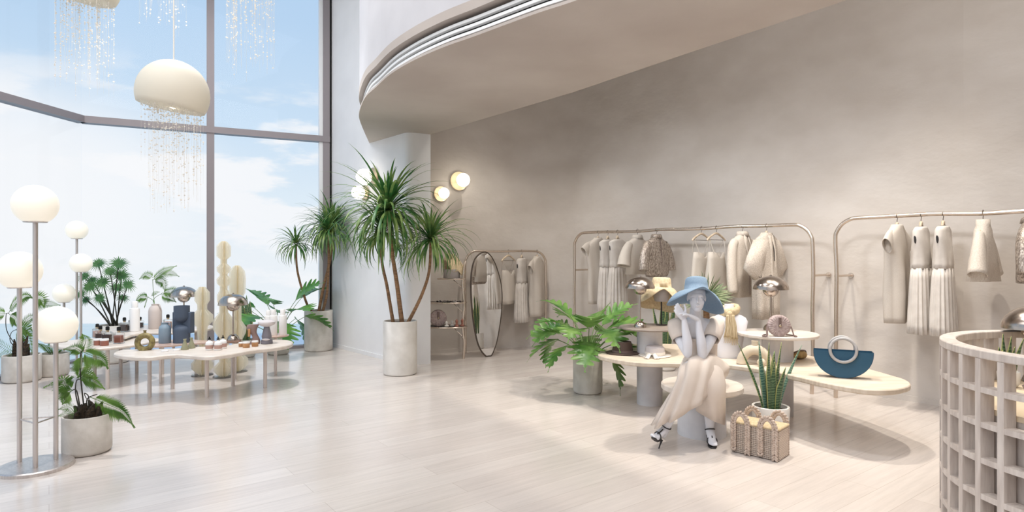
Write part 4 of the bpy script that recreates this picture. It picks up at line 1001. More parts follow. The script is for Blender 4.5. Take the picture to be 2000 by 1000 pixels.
RB3 = C1-N*.43
r3a, r3b = RB3+T*4.94, RB3+T*8.2
rack('middle long bent steel clothes rail behind the mannequin', r2a, r2b, 1.91, .012, 3)
rack('right bent steel clothes rail ending beyond the picture edge', r3a, r3b, 1.955, .014, 5)
r1a, r1b = V(-.745, 9.80, 0), V(.565, 10.33, 0)
rack('shorter steel clothes rail behind the standing mirror', r1a, r1b, 1.63, .008, 6, .20, .018, False)

# ---------------------------------------------------------------- hangers and garments
def make_hanger(label, p, rot, bar=False, white=False):
    t = thing('clothes_hanger', label, 'hanger', p, rot, 'hangers on the clothes rails')
    MB().tube([(.022*math.sin(a), 0, .0+.024*math.cos(a)) for a in [-2.2+i*.42 for i in range(11)]]+[(0, 0, -.045), (0, 0, -.075)], .003, 6).build('hook', MAT['wire'], t)
    if bar: MB().tube(catmull([(-.205, 0, -.165), (-.19, 0, -.145), (-.1, 0, -.10), (0, 0, -.072), (.1, 0, -.10), (.19, 0, -.145), (.205, 0, -.165)], 5), [.010, .013, .013, .015, .013, .013, .010], 10).build('shoulder_bar', MAT['hangerwood'], t)
    else: MB().tube(catmull([(-.15, 0, -.188), (-.08, 0, -.15), (-.03, 0, -.118), (0, 0, -.072), (.03, 0, -.118), (.08, 0, -.15), (.15, 0, -.188)], 5), [.009, .011, .012, .015, .012, .011, .009], 10).build('shoulder_bar', MAT['hangerwood'], t)
    if bar: MB().tube([(-.185, 0, -.155), (.185, 0, -.155)], .004, 8).build('cross_bar', MAT['wire'], t)
    return t
def ring(w, d, z, n, cx=0, k=0, A_=0, ph=0, p=.85, cy=0, A2=0):
    out = []
    for i in range(n):
        a = 2*PI*i/n; c, s_ = math.cos(a), math.sin(a)
        x = w*math.copysign(abs(c)**p, c); y = d*math.copysign(abs(s_)**p, s_)
        f = A_*math.sin(k*a+ph)+A2*math.sin(2.7*a+ph*1.7)
        out.append(Vector((cx+x*(1+f*.35), cy+y+f*d*math.copysign(1, s_)*abs(s_)**.5, z)))
    return out
def loft(mb, rows, cap=False): mb.grid(rows, closed=True); return mb
def sleeve(mb, pts, rad, flat=.45, seg=18, up=(0, 1, 0)): mb.tube(catmull(pts, 5), rad, seg, cap=False, flat=flat, up=up)
def garment(kind, label, p, rot, mat, group, seed=1):
    rnd = random.Random(seed); ph = rnd.uniform(0, 6)
    name = {'tunic': 'tunic', 'dress': 'pleated_dress', 'top': 'short_top', 'sequin': 'sequin_jacket', 'cami': 'camisole', 'jacket': 'collared_jacket', 'poncho': 'knit_coat', 'bell': 'bell_top'}[kind]
    t = thing(name, label, {'tunic': 'tunic', 'dress': 'dress', 'top': 'blouse', 'sequin': 'jacket', 'cami': 'camisole', 'jacket': 'jacket', 'poncho': 'coat', 'bell': 'blouse'}[kind], p, rot, group)
    mb = MB(); n = 72; MT = MAT[mat]
    if kind == 'tunic':
        rows = [ring(.065, .045, -.085, n), ring(.075, .05, -.10, n), ring(.15, .05, -.135, n), ring(.235, .055, -.18, n, p=.7), ring(.285, .06, -.26, n, 0, 3, .05, ph, .7), ring(.25, .07, -.36, n, 0, 4, .12, ph), ring(.205, .08, -.55, n, 0, 4, .2, ph), ring(.21, .09, -.8, n, 0, 4, .25, ph), ring(.2, .085, -1.02, n, 0, 4, .22, ph), ring(.195, .085, -1.08, n, 0, 4, .2, ph)]
        loft(mb, rows).build('body', MT, t, angle=180, solid=.004)
        for s in (-1, 1):
            mb = MB(); sleeve(mb, [(s*.15, 0, -.205), (s*.24, -.005, -.245), (s*.315, -.01, -.305)], [.07, .085, .092], .42); mb.build('cap_sleeve', MT, t, angle=180, solid=.004)
    elif kind == 'dress':
        rows = [ring(.07, .04, -.115, n, p=.9), ring(.12, .045, -.13, n), ring(.175, .045, -.16, n, p=.75), ring(.165, .055, -.24, n), ring(.15, .065, -.34, n, 0, 5, .08, ph), ring(.15, .07, -.48, n, 0, 6, .12, ph), ring(.148, .07, -.53, n, 0, 8, .1, ph)]
        loft(mb, rows).build('bodice', MT, t, angle=180, solid=.004)
        mb = MB(); n = 180; rows = []
        for i in range(8):
            s = i/7; rows.append(ring(lerp(.15, .20, s**.7), lerp(.072, .10, s**.7), lerp(-.525, -1.17, s), n, 0, 17, lerp(.03, .13, s**.6), ph, .9, A2=.08*s))
        loft(mb, rows).build('pleated_skirt', MT, t, angle=180, solid=.003)
        for s in (-1, 1): MB().ball((s*.164, .004, -.225), (.007, .012, .058), 14, 10).build('armhole_shade', MAT['blacktop'], t)  # dark ellipsoids paint in the shaded inside at armholes and neck
        MB().ball((0, 0, -.118), (.062, .034, .012), 18, 8).build('neck_shade', MAT['blacktop'], t)
    elif kind in ('top', 'sequin', 'jacket'):
        Lh = {'top': -.62, 'sequin': -.60, 'jacket': -.86}[kind]; bw = {'top': .215, 'sequin': .235, 'jacket': .21}[kind]
        rows = [ring(.06, .05, -.065, n), ring(.065, .05, -.10, n), ring(.13, .055, -.13, n), ring(.195, .065, -.17, n, p=.7), ring(.2, .075, -.25, n, 0, 4, .06, ph), ring(bw, .085, lerp(-.25, Lh, .5), n, 0, 5, .1, ph), ring(bw*(1.0 if kind != 'sequin' else .95), .09, Lh, n, 0, 5, .13, ph)]
        if kind == 'sequin':
            rows.append([Vector((v.x*.8, v.y, v.z-.045)) for v in rows[-1]])
        loft(mb, rows).build('body', MT, t, angle=180, solid=.005)
        for s in (-1, 1):
            mb = MB(); fl_ = {'top': [.055, .08, .105], 'sequin': [.06, .075, .075], 'jacket': [.055, .065, .07]}[kind]
            e = {'top': (s*.33, -.02, -.5), 'sequin': (s*.31, -.02, -.56), 'jacket': (s*.275, -.03, -.80)}[kind]
            sleeve(mb, [(s*.17, 0, -.19), (s*.235, 0, -.27), ((s*.235+e[0])/2+s*.015, -.01, (-.27+e[2])/2), e], fl_, .8); mb.build('sleeve', MT, t, angle=180, solid=.005)
        mb = MB(); loft(mb, [ring(.062, .052, -.06, 36), ring(.075, .062, -.075, 36), ring(.085, .07, -.115, 36)]); mb.build('collar', MT, t, angle=180, solid=.005)
        if kind == 'jacket':
            for s in (-1, 1):
                mb = MB(); mb.grid([[(s*.012, -.058, -.10), (s*.07, -.058, -.11)], [(s*.02, -.085, -.2), (s*.085, -.078, -.21)], [(s*.006, -.098, -.40), (s*.03, -.095, -.38)]]); mb.build('lapel', MT, t, angle=180, solid=.006)
            MB().tube([(0, -.093, -.38), (.0, -.10, -.84)], .004, 6).build('front_edge', MAT['leather'], t)
        if kind == 'sequin': MB().tube(catmull([(0, -.06, -.10), (0, -.085, -.3), (0, -.098, -.62)], 5), .004, 6).build('front_edge', MAT['leather'], t)
    elif kind == 'bell':
        rows = [ring(.065, .05, -.065, n), ring(.068, .052, -.12, n), ring(.12, .06, -.17, n, p=.75), ring(.165, .07, -.28, n, 0, 4, .08, ph), ring(.225, .085, -.45, n, 0, 5, .14, ph), ring(.25, .1, -.64, n, 0, 5, .2, ph)]
        loft(mb, rows).build('body', MT, t, angle=180, solid=.005)
        for s in (-1, 1):
            mb = MB(); sleeve(mb, [(s*.12, 0, -.2), (s*.2, -.01, -.34), (s*.29, -.02, -.58)], [.05, .075, .105], .7); mb.build('sleeve', MT, t, angle=180, solid=.005)
    elif kind == 'cami':
        rows = []
        for i in range(9):
            s = i/8; r_ = ring(lerp(.16, .235, s**.8), lerp(.05, .09, s), lerp(-.33, -.86, s), n, 0, 5, .16*s, ph)
            if i == 0: r_ = [Vector((v.x, v.y, v.z-.05*math.exp(-(v.x/.05)**2)+.02*min(1, (abs(v.x)/.12)))) for v in r_]
            rows.append(r_)
        loft(mb, rows).build('body', MT, t, angle=180, solid=.004)
        for s in (-1, 1):
            MB().tube(catmull([(s*.13, -.05, -.325), (s*.16, -.02, -.2), (s*.165, 0, -.135), (s*.16, .02, -.2), (s*.13, .05, -.325)], 5), .005, 6, flat=.5).build('strap', MT, t)
    elif kind == 'poncho':
        rows = [ring(.075, .05, -.085, n), ring(.1, .055, -.11, n), ring(.2, .065, -.16, n, p=.7), ring(.24, .08, -.3, n, 0, 4, .1, ph), ring(.25, .09, -.6, n, 0, 5, .16, ph), ring(.23, .095, -.95, n, 0, 5, .2, ph), ring(.22, .095, -1.10, n, 0, 5, .2, ph)]
        loft(mb, rows).build('body', MT, t, angle=180, solid=.008)
        for s in (-1, 1):
            mb = MB(); loft(mb, [ring(.10, .07, -.17, 40, s*.13), ring(.17, .075, -.35, 40, s*.21, 4, .08, ph), ring(.215, .07, -.50, 40, s*.265, 4, .1, ph), [Vector((s*(.25+.16*math.cos(2*PI*i/40)), .055*math.sin(2*PI*i/40), -.62-.10*(-math.cos(2*PI*i/40)))) for i in range(40)]]); mb.build('draped_sleeve', MT, t, angle=180, solid=.008)
            mb = MB(); mb.grid([[(s*.006, -.058, -.11), (s*.07, -.058, -.12)], [(s*.016, -.088, -.3), (s*.075, -.085, -.3)], [(s*.006, -.102, -.7), (s*.07, -.10, -.7)], [(s*.006, -.106, -1.1), (s*.07, -.104, -1.1)]]); mb.build('front_band', MT, t, angle=180, solid=.012)
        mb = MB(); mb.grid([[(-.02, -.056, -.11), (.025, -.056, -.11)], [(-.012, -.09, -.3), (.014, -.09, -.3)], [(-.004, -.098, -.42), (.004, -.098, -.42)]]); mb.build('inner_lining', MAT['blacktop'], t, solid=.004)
    return t
NR = math.atan2(N.y, N.x)
def onrail(px, a, d, h):
    u = (px-1000)/FPX; s = (u*a.y-a.x)/(d.x-u*d.y); P_ = a+d*s; return Vector((P_.x, P_.y, h))
def hang(kind, px, rack_, label, mat, group, seed, white=False, hl=None, bar=False, drot=0):
    a, d, h, rot = {2: (r2a, T, 1.91, NR), 3: (r3a, T, 1.955, NR), 1: (r1a, (r1b-r1a).normalized(), 1.63, math.atan2((r1b-r1a).y, (r1b-r1a).x)+.75)}[rack_]
    P_ = onrail(px, a, d, h)
    make_hanger(hl, P_, rot+drot, bar)
    return garment(kind, label, P_, rot+drot, mat, group, seed)
G2, G3, G1 = 'clothes on the middle rail', 'clothes on the right rail', 'clothes on the alcove rail'
hang('tunic', 1168, 2, 'cream cap-sleeved tunic, first garment at left of middle rail', 'linen', G2, 1, hl='hanger of the tunic at the left end of the middle rail')
hang('dress', 1187, 2, 'pleated dress just right of the tunic on middle rail', 'white_cloth', G2, 2, hl='hanger of the pleated dress beside the tunic, middle rail')
hang('dress', 1206, 2, 'pleated dress just left of the short blouse on middle rail', 'white_cloth', G2, 3, hl='hanger of the pleated dress beside the short blouse, middle rail')
hang('top', 1245, 2, 'short wide-sleeved cream blouse on middle rail left of sequins', 'linen', G2, 4, hl='hanger of the short cream blouse, middle rail')
hang('sequin', 1282, 2, 'glittering sequin jacket on the middle rail above the straw hat', 'sequin', G2, 5, hl='hanger of the sequin jacket, middle rail')
hang('cami', 1370, 2, 'strappy camisole, left of the pair above the mannequin', 'linen', G2, 6, bar=True, hl='bare-shouldered hanger of the left camisole, middle rail')
hang('cami', 1399, 2, 'strappy camisole, right of the pair above the mannequin', 'linen', G2, 7, bar=True, hl='bare-shouldered hanger of the right camisole, middle rail')
hang('jacket', 1450, 2, 'quilted cream jacket with open collar on middle rail', 'quilt', G2, 8, hl='hanger of the quilted jacket, middle rail')
hang('poncho', 1497, 2, 'chunky knit coat with draped sleeves at right of middle rail', 'knit', G2, 9, hl='hanger of the knit coat, middle rail')
hang('tunic', 1752, 3, 'cream cap-sleeved tunic, first garment of the right rail', 'linen', G3, 10, hl='hanger of the tunic on the right rail')
hang('dress', 1799, 3, 'pleated white dress next to the tunic on right rail', 'white_cloth', G3, 11, hl='hanger of the pleated dress nearer the tunic, right rail')
hang('dress', 1842, 3, 'pleated white dress farther from the tunic on right rail', 'white_cloth', G3, 12, hl='hanger of the pleated dress farther from the tunic, right rail')
hang('bell', 1920, 3, 'flared cream top hanging alone on the right rail', 'quilt', G3, 13, hl='hanger of the flared top, right rail')
hang('sequin', 2012, 3, 'sequin jacket cut by the right picture edge', 'sequin', G3, 14, hl='hanger of the sequin jacket at the right picture edge')
hang('cami', 993, 1, 'short camisole dress on the alcove rail beside the mirror', 'linen', G1, 15, bar=True, hl='hanger of the camisole dress, alcove rail', drot=-.1)
hang('dress', 1019, 1, 'pleated dress in the middle of the alcove rail', 'white_cloth', G1, 16, hl='hanger of the pleated dress, alcove rail')
hang('tunic', 1049, 1, 'cap-sleeved tunic at the right end of alcove rail', 'linen', G1, 17, hl='hanger of the tunic, alcove rail')

# ---------------------------------------------------------------- oval display table, pedestals
ov = [pl(*q, .53) for q in ((1168, 690), (1180, 697), (1242, 707), (1320, 709), (1400, 710), (1476, 719), (1540, 731), (1605, 746), (1660, 756), (1704, 761), (1750, 760), (1778, 752), (1770, 742), (1742, 733), (1680, 716), (1590, 696), (1510, 685), (1440, 679), (1320, 672), (1230, 672), (1185, 680))]
O = catmull([V(p.x, p.y, 0) for p in ov], 6, True); c = sum(O, Vector())/len(O)
ot = thing('oval_table', 'long pale wooden oval table on two round columns', 'table', c)
axis = math.atan2(-1.5, 2.1)
MB().prism([(p.x-c.x, p.y-c.y) for p in O], .485, .53).build('tabletop', MAT['ovalwood'], ot, bevel=.01, angle=50)
ca = V(1.445, 6.45, 0); cb = V(2.60, 6.02, 0)
for p, r in ((ca, .132), (cb, .145)):
    MB().lathe([(0, 0), (r, 0), (r, .487), (0, .487)], 40, (p.x-c.x, p.y-c.y, 0)).build('column', MAT['column'], ot)
def riser(label, loc, rt, rc, z, mat, th=.03):
    t = thing('display_riser', label, 'display stand', loc, 0, 'round display risers on the oval table'); h = z-loc[2]
    MB().lathe([(0, 0), (rc, 0), (rc, h-th), (0, h-th)], 40).build('column', MAT['column'], t)
    MB().lathe([(0, h-th), (rt-.006, h-th), (rt, h-th+.006), (rt, h-.006), (rt-.006, h), (0, h)], 56).build('top_disc', MAT[mat], t)
    return t
riser('grey-topped round riser at the left of the oval table', ca+V(0, 0, .53), .315, .132, .81, 'greytop', .022)
riser('pale-topped round riser carrying the pink round bag', cb+V(0, 0, .53), .372, .145, .80, 'tabletop', .03)
domelamp('steel dome lamp on the grey riser by the lobed-leaf plant', V(1.33, 6.38, .81), .535, .152)
domelamp('steel dome lamp on the pale riser behind the pink bag', V(2.62, 6.22, .80), .56, .172)
rb_ = roundbag('pink round rattan bag with brown straps on the pale riser', pl(1521, 657, .80), .100, .065, -.12)
# hat head on rod with cream sun hat
hp = V(1.60, 6.58, .81); t = thing('hat_stand', 'grey head form on thin rod holding the cream sun hat', 'hat stand', hp)
MB().lathe([(0, 0), (.06, 0), (.06, .008), (0, .008)], 24).build('foot', MAT['blacktop'], t)
MB().tube([(0, 0, .005), (0, 0, .28)], .008, 10).build('rod', MAT['blacktop'], t)
MB().lathe([(0, .255), (.068, .255), (.075, .27), (.09, .35), (.095, .42), (.085, .48), (0, .5)], 32).build('head_form', MAT['felt'], t)
def sunhat(name, label, loc, mat, rc, hc, rb, drop, rot, tilt=(0, 0), parent=None, front=0.0):
    mb = MB(); n = 72; rows = []
    for r, z in ((.001, hc), (rc*.6, hc), (rc*.82, hc*.97), (rc*.92, hc*.86), (rc*.98, hc*.45), (rc*1.04, 0)):
        rows.append([Vector((r*math.cos(2*PI*k/n), r*1.08*math.sin(2*PI*k/n), z)) for k in range(n)])
    for i in range(1, 8):
        s = i/7; row = []
        for k in range(n):
            a = 2*PI*k/n; dz = drop(a); r = lerp(rc*1.04, rb*(1-front*max(0, -math.sin(a))**1.5), s)
            row.append(Vector((r*math.cos(a)*(1-.25*s*s*min(1, dz/rb)), r*1.02*math.sin(a)*(1-.1*s*s*min(1, dz/rb)), -dz*s**1.7)))
        rows.append(row)
    mb.grid(rows, closed=True)
    o = mb.build(name, MAT[mat], parent, loc, (tilt[0], tilt[1], rot), angle=180, solid=.005)
    if label: tag(o, label, 'hat')
    return o
sunhat('sun_hat', 'wide drooping cream straw hat on the grey head form', hp+V(0, 0, .405), 'straw', .10, .105, .27, lambda a: .02+.22*max(0, math.sin(a))**1.3+.15*abs(math.cos(a))**2+.05*max(0, math.cos(a)), 0, (-.05, .05), front=.5)
# brown hat
bh = pl(1216, 690, .53); t = thing('felt_hat', 'dark brown felt hat lying at the left tip of oval table', 'hat', bh, .3)
MB().lathe([(0, .002), (.17, .002), (.178, .01), (.15, .012), (.105, .016), (.0, .016)], 40).build('brim', MAT['browncloth'], t)
MB().lathe([(0, .01), (.108, .01), (.104, .06), (.088, .125), (.07, .128), (.045, .115), (0, .105)], 40).build('crown', MAT['browncloth'], t)
MB().lathe([(.109, .012), (.111, .014), (.109, .036), (.106, .036)], 40).build('hat_band', MAT['leather'], t)
# grey cloche with pale ribbon
ch = pl(1279, 695, .53); t = thing('ribbon_hat', 'pale grey hat tied with a cream ribbon bow on oval table', 'hat', ch, 0)
MB().lathe([(0, .002), (.16, .002), (.165, .008), (.12, .012), (0, .013)], 40).build('brim', MAT['paleribbon'], t)
MB().lathe([(0, .01), (.098, .01), (.1, .03), (.096, .085), (.08, .102), (.04, .108), (0, .108)], 40).build('crown', MAT['mushtop'], t)
rb2 = MB().lathe([(.1, .014), (.104, .016), (.103, .045), (.1, .045)], 40).build('ribbon_band', MAT['paleribbon'], t)
mb = MB()
for az, l in ((2.6, .08), (5.9, .06), (4.0, .13), (4.9, .12)):
    b = Vector((-.05, -.105, .03)); d = dirv(az, 0); mb.leaf([b, b+d*l*.5+V(0, 0, .012), b+d*l-V(0, 0, .02)], lambda s: .008+.022*s, (-d.y, d.x, 0), .3)
mb.build('bow', MAT['paleribbon'], t, angle=180, solid=.003)
# arch sculpture with ball
as_ = pl(1474, 712, .53); t = thing('arch_sculpture', 'sand-coloured half-arch ceramic vase on the oval table', 'sculpture', as_, -.25)
pp = [(.115*math.cos(a), 0, .005+.135*math.sin(a)) for a in [-.0+PI*i/24 for i in range(25)]]
MB().tube(pp, .048, 20).build('arch', MAT['sandbisque'], t, angle=60)
MB().lathe([(.03, .17), (.028, .2), (.03, .222), (.024, .222), (.022, .18)], 18).build('spout', MAT['sandbisque'], t)
single('ceramic_ball', 'small sand-coloured ball in front of the half-arch vase', 'ball', pl(1487, 716, .53), lambda mb: mb.ball((0, 0, .038), .038, 24, 14), 'sandbisque')
# bust form with scarf
bf = pl(1424, 698, .53); t = thing('bust_form', 'white torso display form wearing a straw scarf', 'bust form', bf, 0)
mb = MB(); n = 40; rows = []
for z, w_, d_, cx in ((0, .115, .08, 0), (.02, .125, .088, 0), (.12, .13, .095, 0), (.22, .145, .1, 0), (.30, .175, .098, 0), (.36, .185, .09, 0), (.40, .165, .078, 0), (.425, .12, .065, 0), (.44, .07, .055, 0), (.46, .052, .05, 0), (.52, .047, .047, 0), (.535, .045, .045, 0)):
    rows.append(ring(w_, d_, z, n, cx, p=.95))
mb.grid(rows, closed=True).add(rows[-1], [tuple(range(n))]).add(rows[0], [tuple(range(n-1, -1, -1))]); mb.build('torso', MAT['mann'], t, angle=60)
sc = thing('straw_scarf', 'knotted straw-coloured scarf with fringes around the torso form', 'scarf', bf+V(0, 0, .44))
mb = MB(); rows = []
for i in range(33):
    a = 2*PI*i/32; ce = Vector((.082*math.cos(a), .078*math.sin(a), .035+.02*math.cos(a)-.012*math.sin(a)*-1)); o_ = Vector((math.cos(a), math.sin(a), 0))
    rows.append([ce+o_*(.024*math.cos(q)*(1+.12*math.sin(5*q)))+Vector((0, 0, .042*math.sin(q))) for q in [2*PI*k/16 for k in range(16)]])
mb.grid(rows, closed=True); mb.build('neck_loop', MAT['scarf'], sc, angle=180)
MB().ball((-.03, -.098, .005), (.03, .024, .03), 16, 10).build('knot', MAT['scarf'], sc)
for x0, x1, l in ((-.045, -.058, .27), (-.012, .012, .29)):
    mb = MB(); rows = []
    for i in range(13):
        s = i/12; x = lerp(x0, x1, s); y = -.112-.006*math.sin(s*3); z = -l*.82*s; w_ = lerp(.022, .034, s)
        rows.append([Vector((x+w_*u+.003*math.sin(s*9+u*4), y-.008*math.cos(u*6), z)) for u in (-1, -.6, -.2, .2, .6, 1)])
    mb.grid(rows)
    o = mb.build('scarf_end', MAT['scarf'], sc, angle=180, solid=.006)
    mb = MB()
    for k in range(7):
        xx = x1-.03+.01*k; mb.tube([(xx, -.113, -l*.81), (xx+.002, -.114, -l*.92), (xx-.002+.004*(k % 2), -.112, -l*1.04)], [.0045, .003, .002], 5)
    mb.build('fringe', MAT['scarf'], o)
# gold purse behind riser
gp = pl(1560, 701, .53); t = thing('gold_pouch', 'crumpled golden pouch on oval table beside the pale riser', 'pouch', gp, .4)
mb = MB(); rows = []
for i in range(13):
    a = -PI/2+PI*i/12; rows.append([Vector((.10*math.cos(a)*math.cos(q)*(1+.1*math.sin(4*q)), .055*math.cos(a)*math.sin(q)*(1+.1*math.cos(3*q+1)), .04+.04*math.sin(a)*(1+.25*math.cos(q)))) for q in [2*PI*k/28 for k in range(28)]])
mb.grid(rows, closed=True).build('body', MAT['gold'], t, angle=180)
MB().tube(catmull([(-.095, 0, .05), (-.03, -.02, .085), (.06, -.02, .082), (.1, 0, .05)], 6), .006, 8).build('rim', MAT['leather'], t)
# blue half-moon bag
bb = pl(1652, 739, .53)+V(0, .05, 0); t = thing('half_moon_bag', 'deep blue half-moon handbag with grey ring handles', 'handbag', bb, -.42)
mb = MB(); r = .222; n = 36; d = .055; hh = .225
o_ = [(-r, hh)]+[(r*math.cos(PI+PI*i/n), hh*(1-math.sin(PI*i/n)**.9*.985)) for i in range(1, n)]+[(r, hh)]
k = len(o_); f_ = [Vector((x, -d, z)) for x, z in o_]; b_ = [Vector((x*.98, d, z)) for x, z in o_]
MB().add(f_, [tuple(range(k))]).add([v+Vector((0, .004, 0)) for v in f_], [tuple(range(k-1, -1, -1))]).build('front_panel', MAT['bluebag'], t, smooth=False)
MB().add(b_, [tuple(range(k-1, -1, -1))]).add([v-Vector((0, .004, 0)) for v in b_], [tuple(range(k))]).build('back_panel', MAT['bluebag'], t, smooth=False)
mb = MB(); mb.grid([[v for v in f_], [v for v in b_]]); mb.build('gusset', MAT['bluebagin'], t, solid=.003, angle=180)
MB().box((0, 0, hh-.03), (r*1.86, d*1.9, .004)).build('inner_lining', MAT['bluebagin'], t)
for y in (-d-.012, d+.012):
    MB().tube([(.098*math.cos(a), y*(1 if math.sin(a) < .4 else .9), hh+.01+.098*math.sin(a)) for a in [2*PI*i/40 for i in range(40)]], .0125, 10, closed=True).build('ring_handle', MAT['greyhandle'], t)

# ---------------------------------------------------------------- stool
st = V(1.655, 5.36, 0); t = thing('round_stool', 'round pale plaster stool under the seated mannequin', 'stool', st)
MB().lathe([(0, 0), (.205, 0), (.2, .39), (0, .39)], 44).build('pedestal', MAT['column'], t)
MB().lathe([(0, .385), (.335, .385), (.345, .395), (.345, .43), (.335, .44), (0, .44)], 64).build('seat_disc', MAT['tabletop'], t)

# ---------------------------------------------------------------- woven basket
k1 = fl(1521, 903); k0 = fl(1428, 882); bd = (k1-k0).normalized(); byaw = math.atan2(bd.y, bd.x)
bperp = Vector((-bd.y, bd.x, 0)); bl_ = (k1-k0).length; bw_ = .21; bh_ = .235
bc = (k0+k1)/2+bperp*bw_/2; t = thing('woven_basket', 'woven rope-handled wicker basket bag on the floor', 'basket', bc, byaw)
mb = MB(); mb.box((0, 0, bh_/2), (bl_, bw_, bh_)); mb.build('body', MAT['wicker'], t, bevel=.012)
mb = MB(); mb.box((0, 0, bh_+.006), (bl_+.012, bw_+.012, .02)); mb.build('lid', MAT['scarf'], t, bevel=.01)
def braid(mb, path, w):
    P_ = catmull(path, 14); acc = 0; last = None; i = 0; step = w*.5
    for a, b in zip(P_, P_[1:]):
        acc += (b-a).length
        if acc >= step:
            acc = 0; d = (b-a).normalized(); side = Vector((1, 0, 0)) if abs(d.x) < .9 else Vector((0, 0, 1))
            side = (side-d*side.dot(d)).normalized()
            for s in (-1, 1):
                M_ = Matrix.Rotation(s*.65, 3, Vector((0, 1, 0)))
                ax = (d*.75+side*s*.55).normalized(); y_ = Vector((0, 1, 0)); z_ = ax.cross(y_).normalized(); y_ = z_.cross(ax)
                MM = Matrix((ax, y_, z_)).transposed()
                mb.ball(b+side*s*w*.32, (w*.56, w*.30, w*.28), 8, 6, M=MM)
for s in (-1, 1):
    for x0 in (-.105, .105):
        mb = MB(); yb = s*(bw_/2+.014); h0 = .012
        braid(mb, [(x0-.055, yb, h0), (x0-.055, yb, bh_*.5), (x0-.055, yb, bh_+.01), (x0-.035, yb, bh_+.062), (x0, yb, bh_+.082), (x0+.035, yb, bh_+.062), (x0+.055, yb, bh_+.01), (x0+.055, yb, bh_*.5), (x0+.055, yb, h0)], .034)
        mb.build('braided_handle', MAT['braid'], t, angle=60)

# ---------------------------------------------------------------- lattice counter
cc = V(3.36, 3.30, 0); CR = .875; t = thing('lattice_counter', 'round ash-wood lattice counter at the right edge', 'counter', cc)
def ringbox(r0, r1, z0, z1, n=96): return MB().lathe([(r0, z0), (r1, z0), (r1, z1), (r0, z1), (r0, z0)], n, cap=False)
ringbox(CR-.085, CR, 1.005, 1.05).build('top_ring', MAT['counterwood'], t, bevel=.006, angle=40)
for z in (.84, .655, .465, .275, .09): ringbox(CR-.075, CR-.004, z-.015, z+.015).build('rail_ring', MAT['counterwood'], t, angle=40)
for k in range(40):
    a = 2*PI*k/40+.02; r = CR-.0405
    MB().box((r*math.cos(a), r*math.sin(a), .5025), (.078, .036, 1.005), rot=a).build('lattice_bar', MAT['counterwood'], t, bevel=.002, smooth=False)
MB().lathe([(CR-.10, 0), (CR-.092, 0), (CR-.092, .70), (CR-.10, .70)], 96, cap=False).build('inner_panel', MAT['counterwood'], t, angle=40)
MB().lathe([(0, .70), (CR-.086, .70), (CR-.086, .73), (0, .73)], 96).build('desktop', MAT['countertop'], t, angle=40)
domelamp('large steel dome lamp on the counter at the picture edge', V(3.41, 3.99, .73), .51, .19)
sk = snl(7, .11, .40, .032, 21, .07)
snake('small snake plant on the counter seen through the lattice', V(3.12, 3.86, .73), .06, .10, snl(7, .06, .30, .022, 21, .05))
bg_ = V(3.02, 3.42, .73); t = thing('wooden_bowl', 'brown wooden bowl on the counter desktop', 'bowl', bg_)
MB().lathe([(0, 0), (.08, 0), (.12, .03), (.14, .08), (.133, .08), (.11, .035), (0, .015)], 32).build('bowl', MAT['leather'], t)
# ---------------------------------------------------------------- seated mannequin
mo = V(1.655, 5.30, 0)
mt = thing('mannequin', 'white mannequin in wide blue sun hat sitting cross-legged on the stool', 'mannequin', mo)
def m(*a): return Vector(a)-mo
b = MB()
def limb(pts, rad, seg=14, flat=1.0, up=None): b.tube(catmull([m(*p) for p in pts], 6), rad, seg, flat=flat, up=up); b.ball(m(*pts[0]), rad[0]*.99, 14, 8); b.ball(m(*pts[-1]), rad[-1]*.99, 14, 8)
# trunk
def sect(c, w, d, tx=0):
    return [m(c[0]+w*math.cos(q), c[1]+d*math.sin(q)*(1 if math.sin(q) > 0 else .95), c[2]+tx*math.sin(q)) for q in [2*PI*k/28 for k in range(28)]]
tr = [sect((1.66, 5.37, .47), .11, .09), sect((1.66, 5.37, .50), .165, .125), sect((1.655, 5.355, .58), .165, .12), sect((1.64, 5.335, .68), .118, .092, .02), sect((1.615, 5.295, .78), .128, .095, .02), sect((1.59, 5.25, .86), .155, .10, .02), sect((1.568, 5.215, .93), .165, .088, .02), sect((1.553, 5.19, .985), .135, .064, .02), sect((1.545, 5.17, 1.02), .075, .055, .02), sect((1.538, 5.15, 1.05), .05, .05, .02), sect((1.53, 5.125, 1.09), .045, .047, .02), sect((1.525, 5.11, 1.13), .04, .042)]
b.grid(tr, closed=True).add(tr[0], [tuple(range(27, -1, -1))]).add(tr[-1], [tuple(range(28))])
# legs: crossing leg (over) and standing leg
limb([(1.755, 5.33, .555), (1.62, 5.13, .625), (1.43, 4.94, .645)], [.095, .083, .062])
limb([(1.43, 4.94, .645), (1.355, 4.90, .47), (1.285, 4.915, .30), (1.235, 4.945, .165)], [.06, .06, .047, .032])
limb([(1.57, 5.33, .545), (1.58, 5.12, .565), (1.595, 4.96, .53)], [.093, .08, .06])
limb([(1.595, 4.96, .53), (1.61, 5.0, .36), (1.625, 5.05, .22), (1.635, 5.08, .125)], [.058, .058, .043, .031])
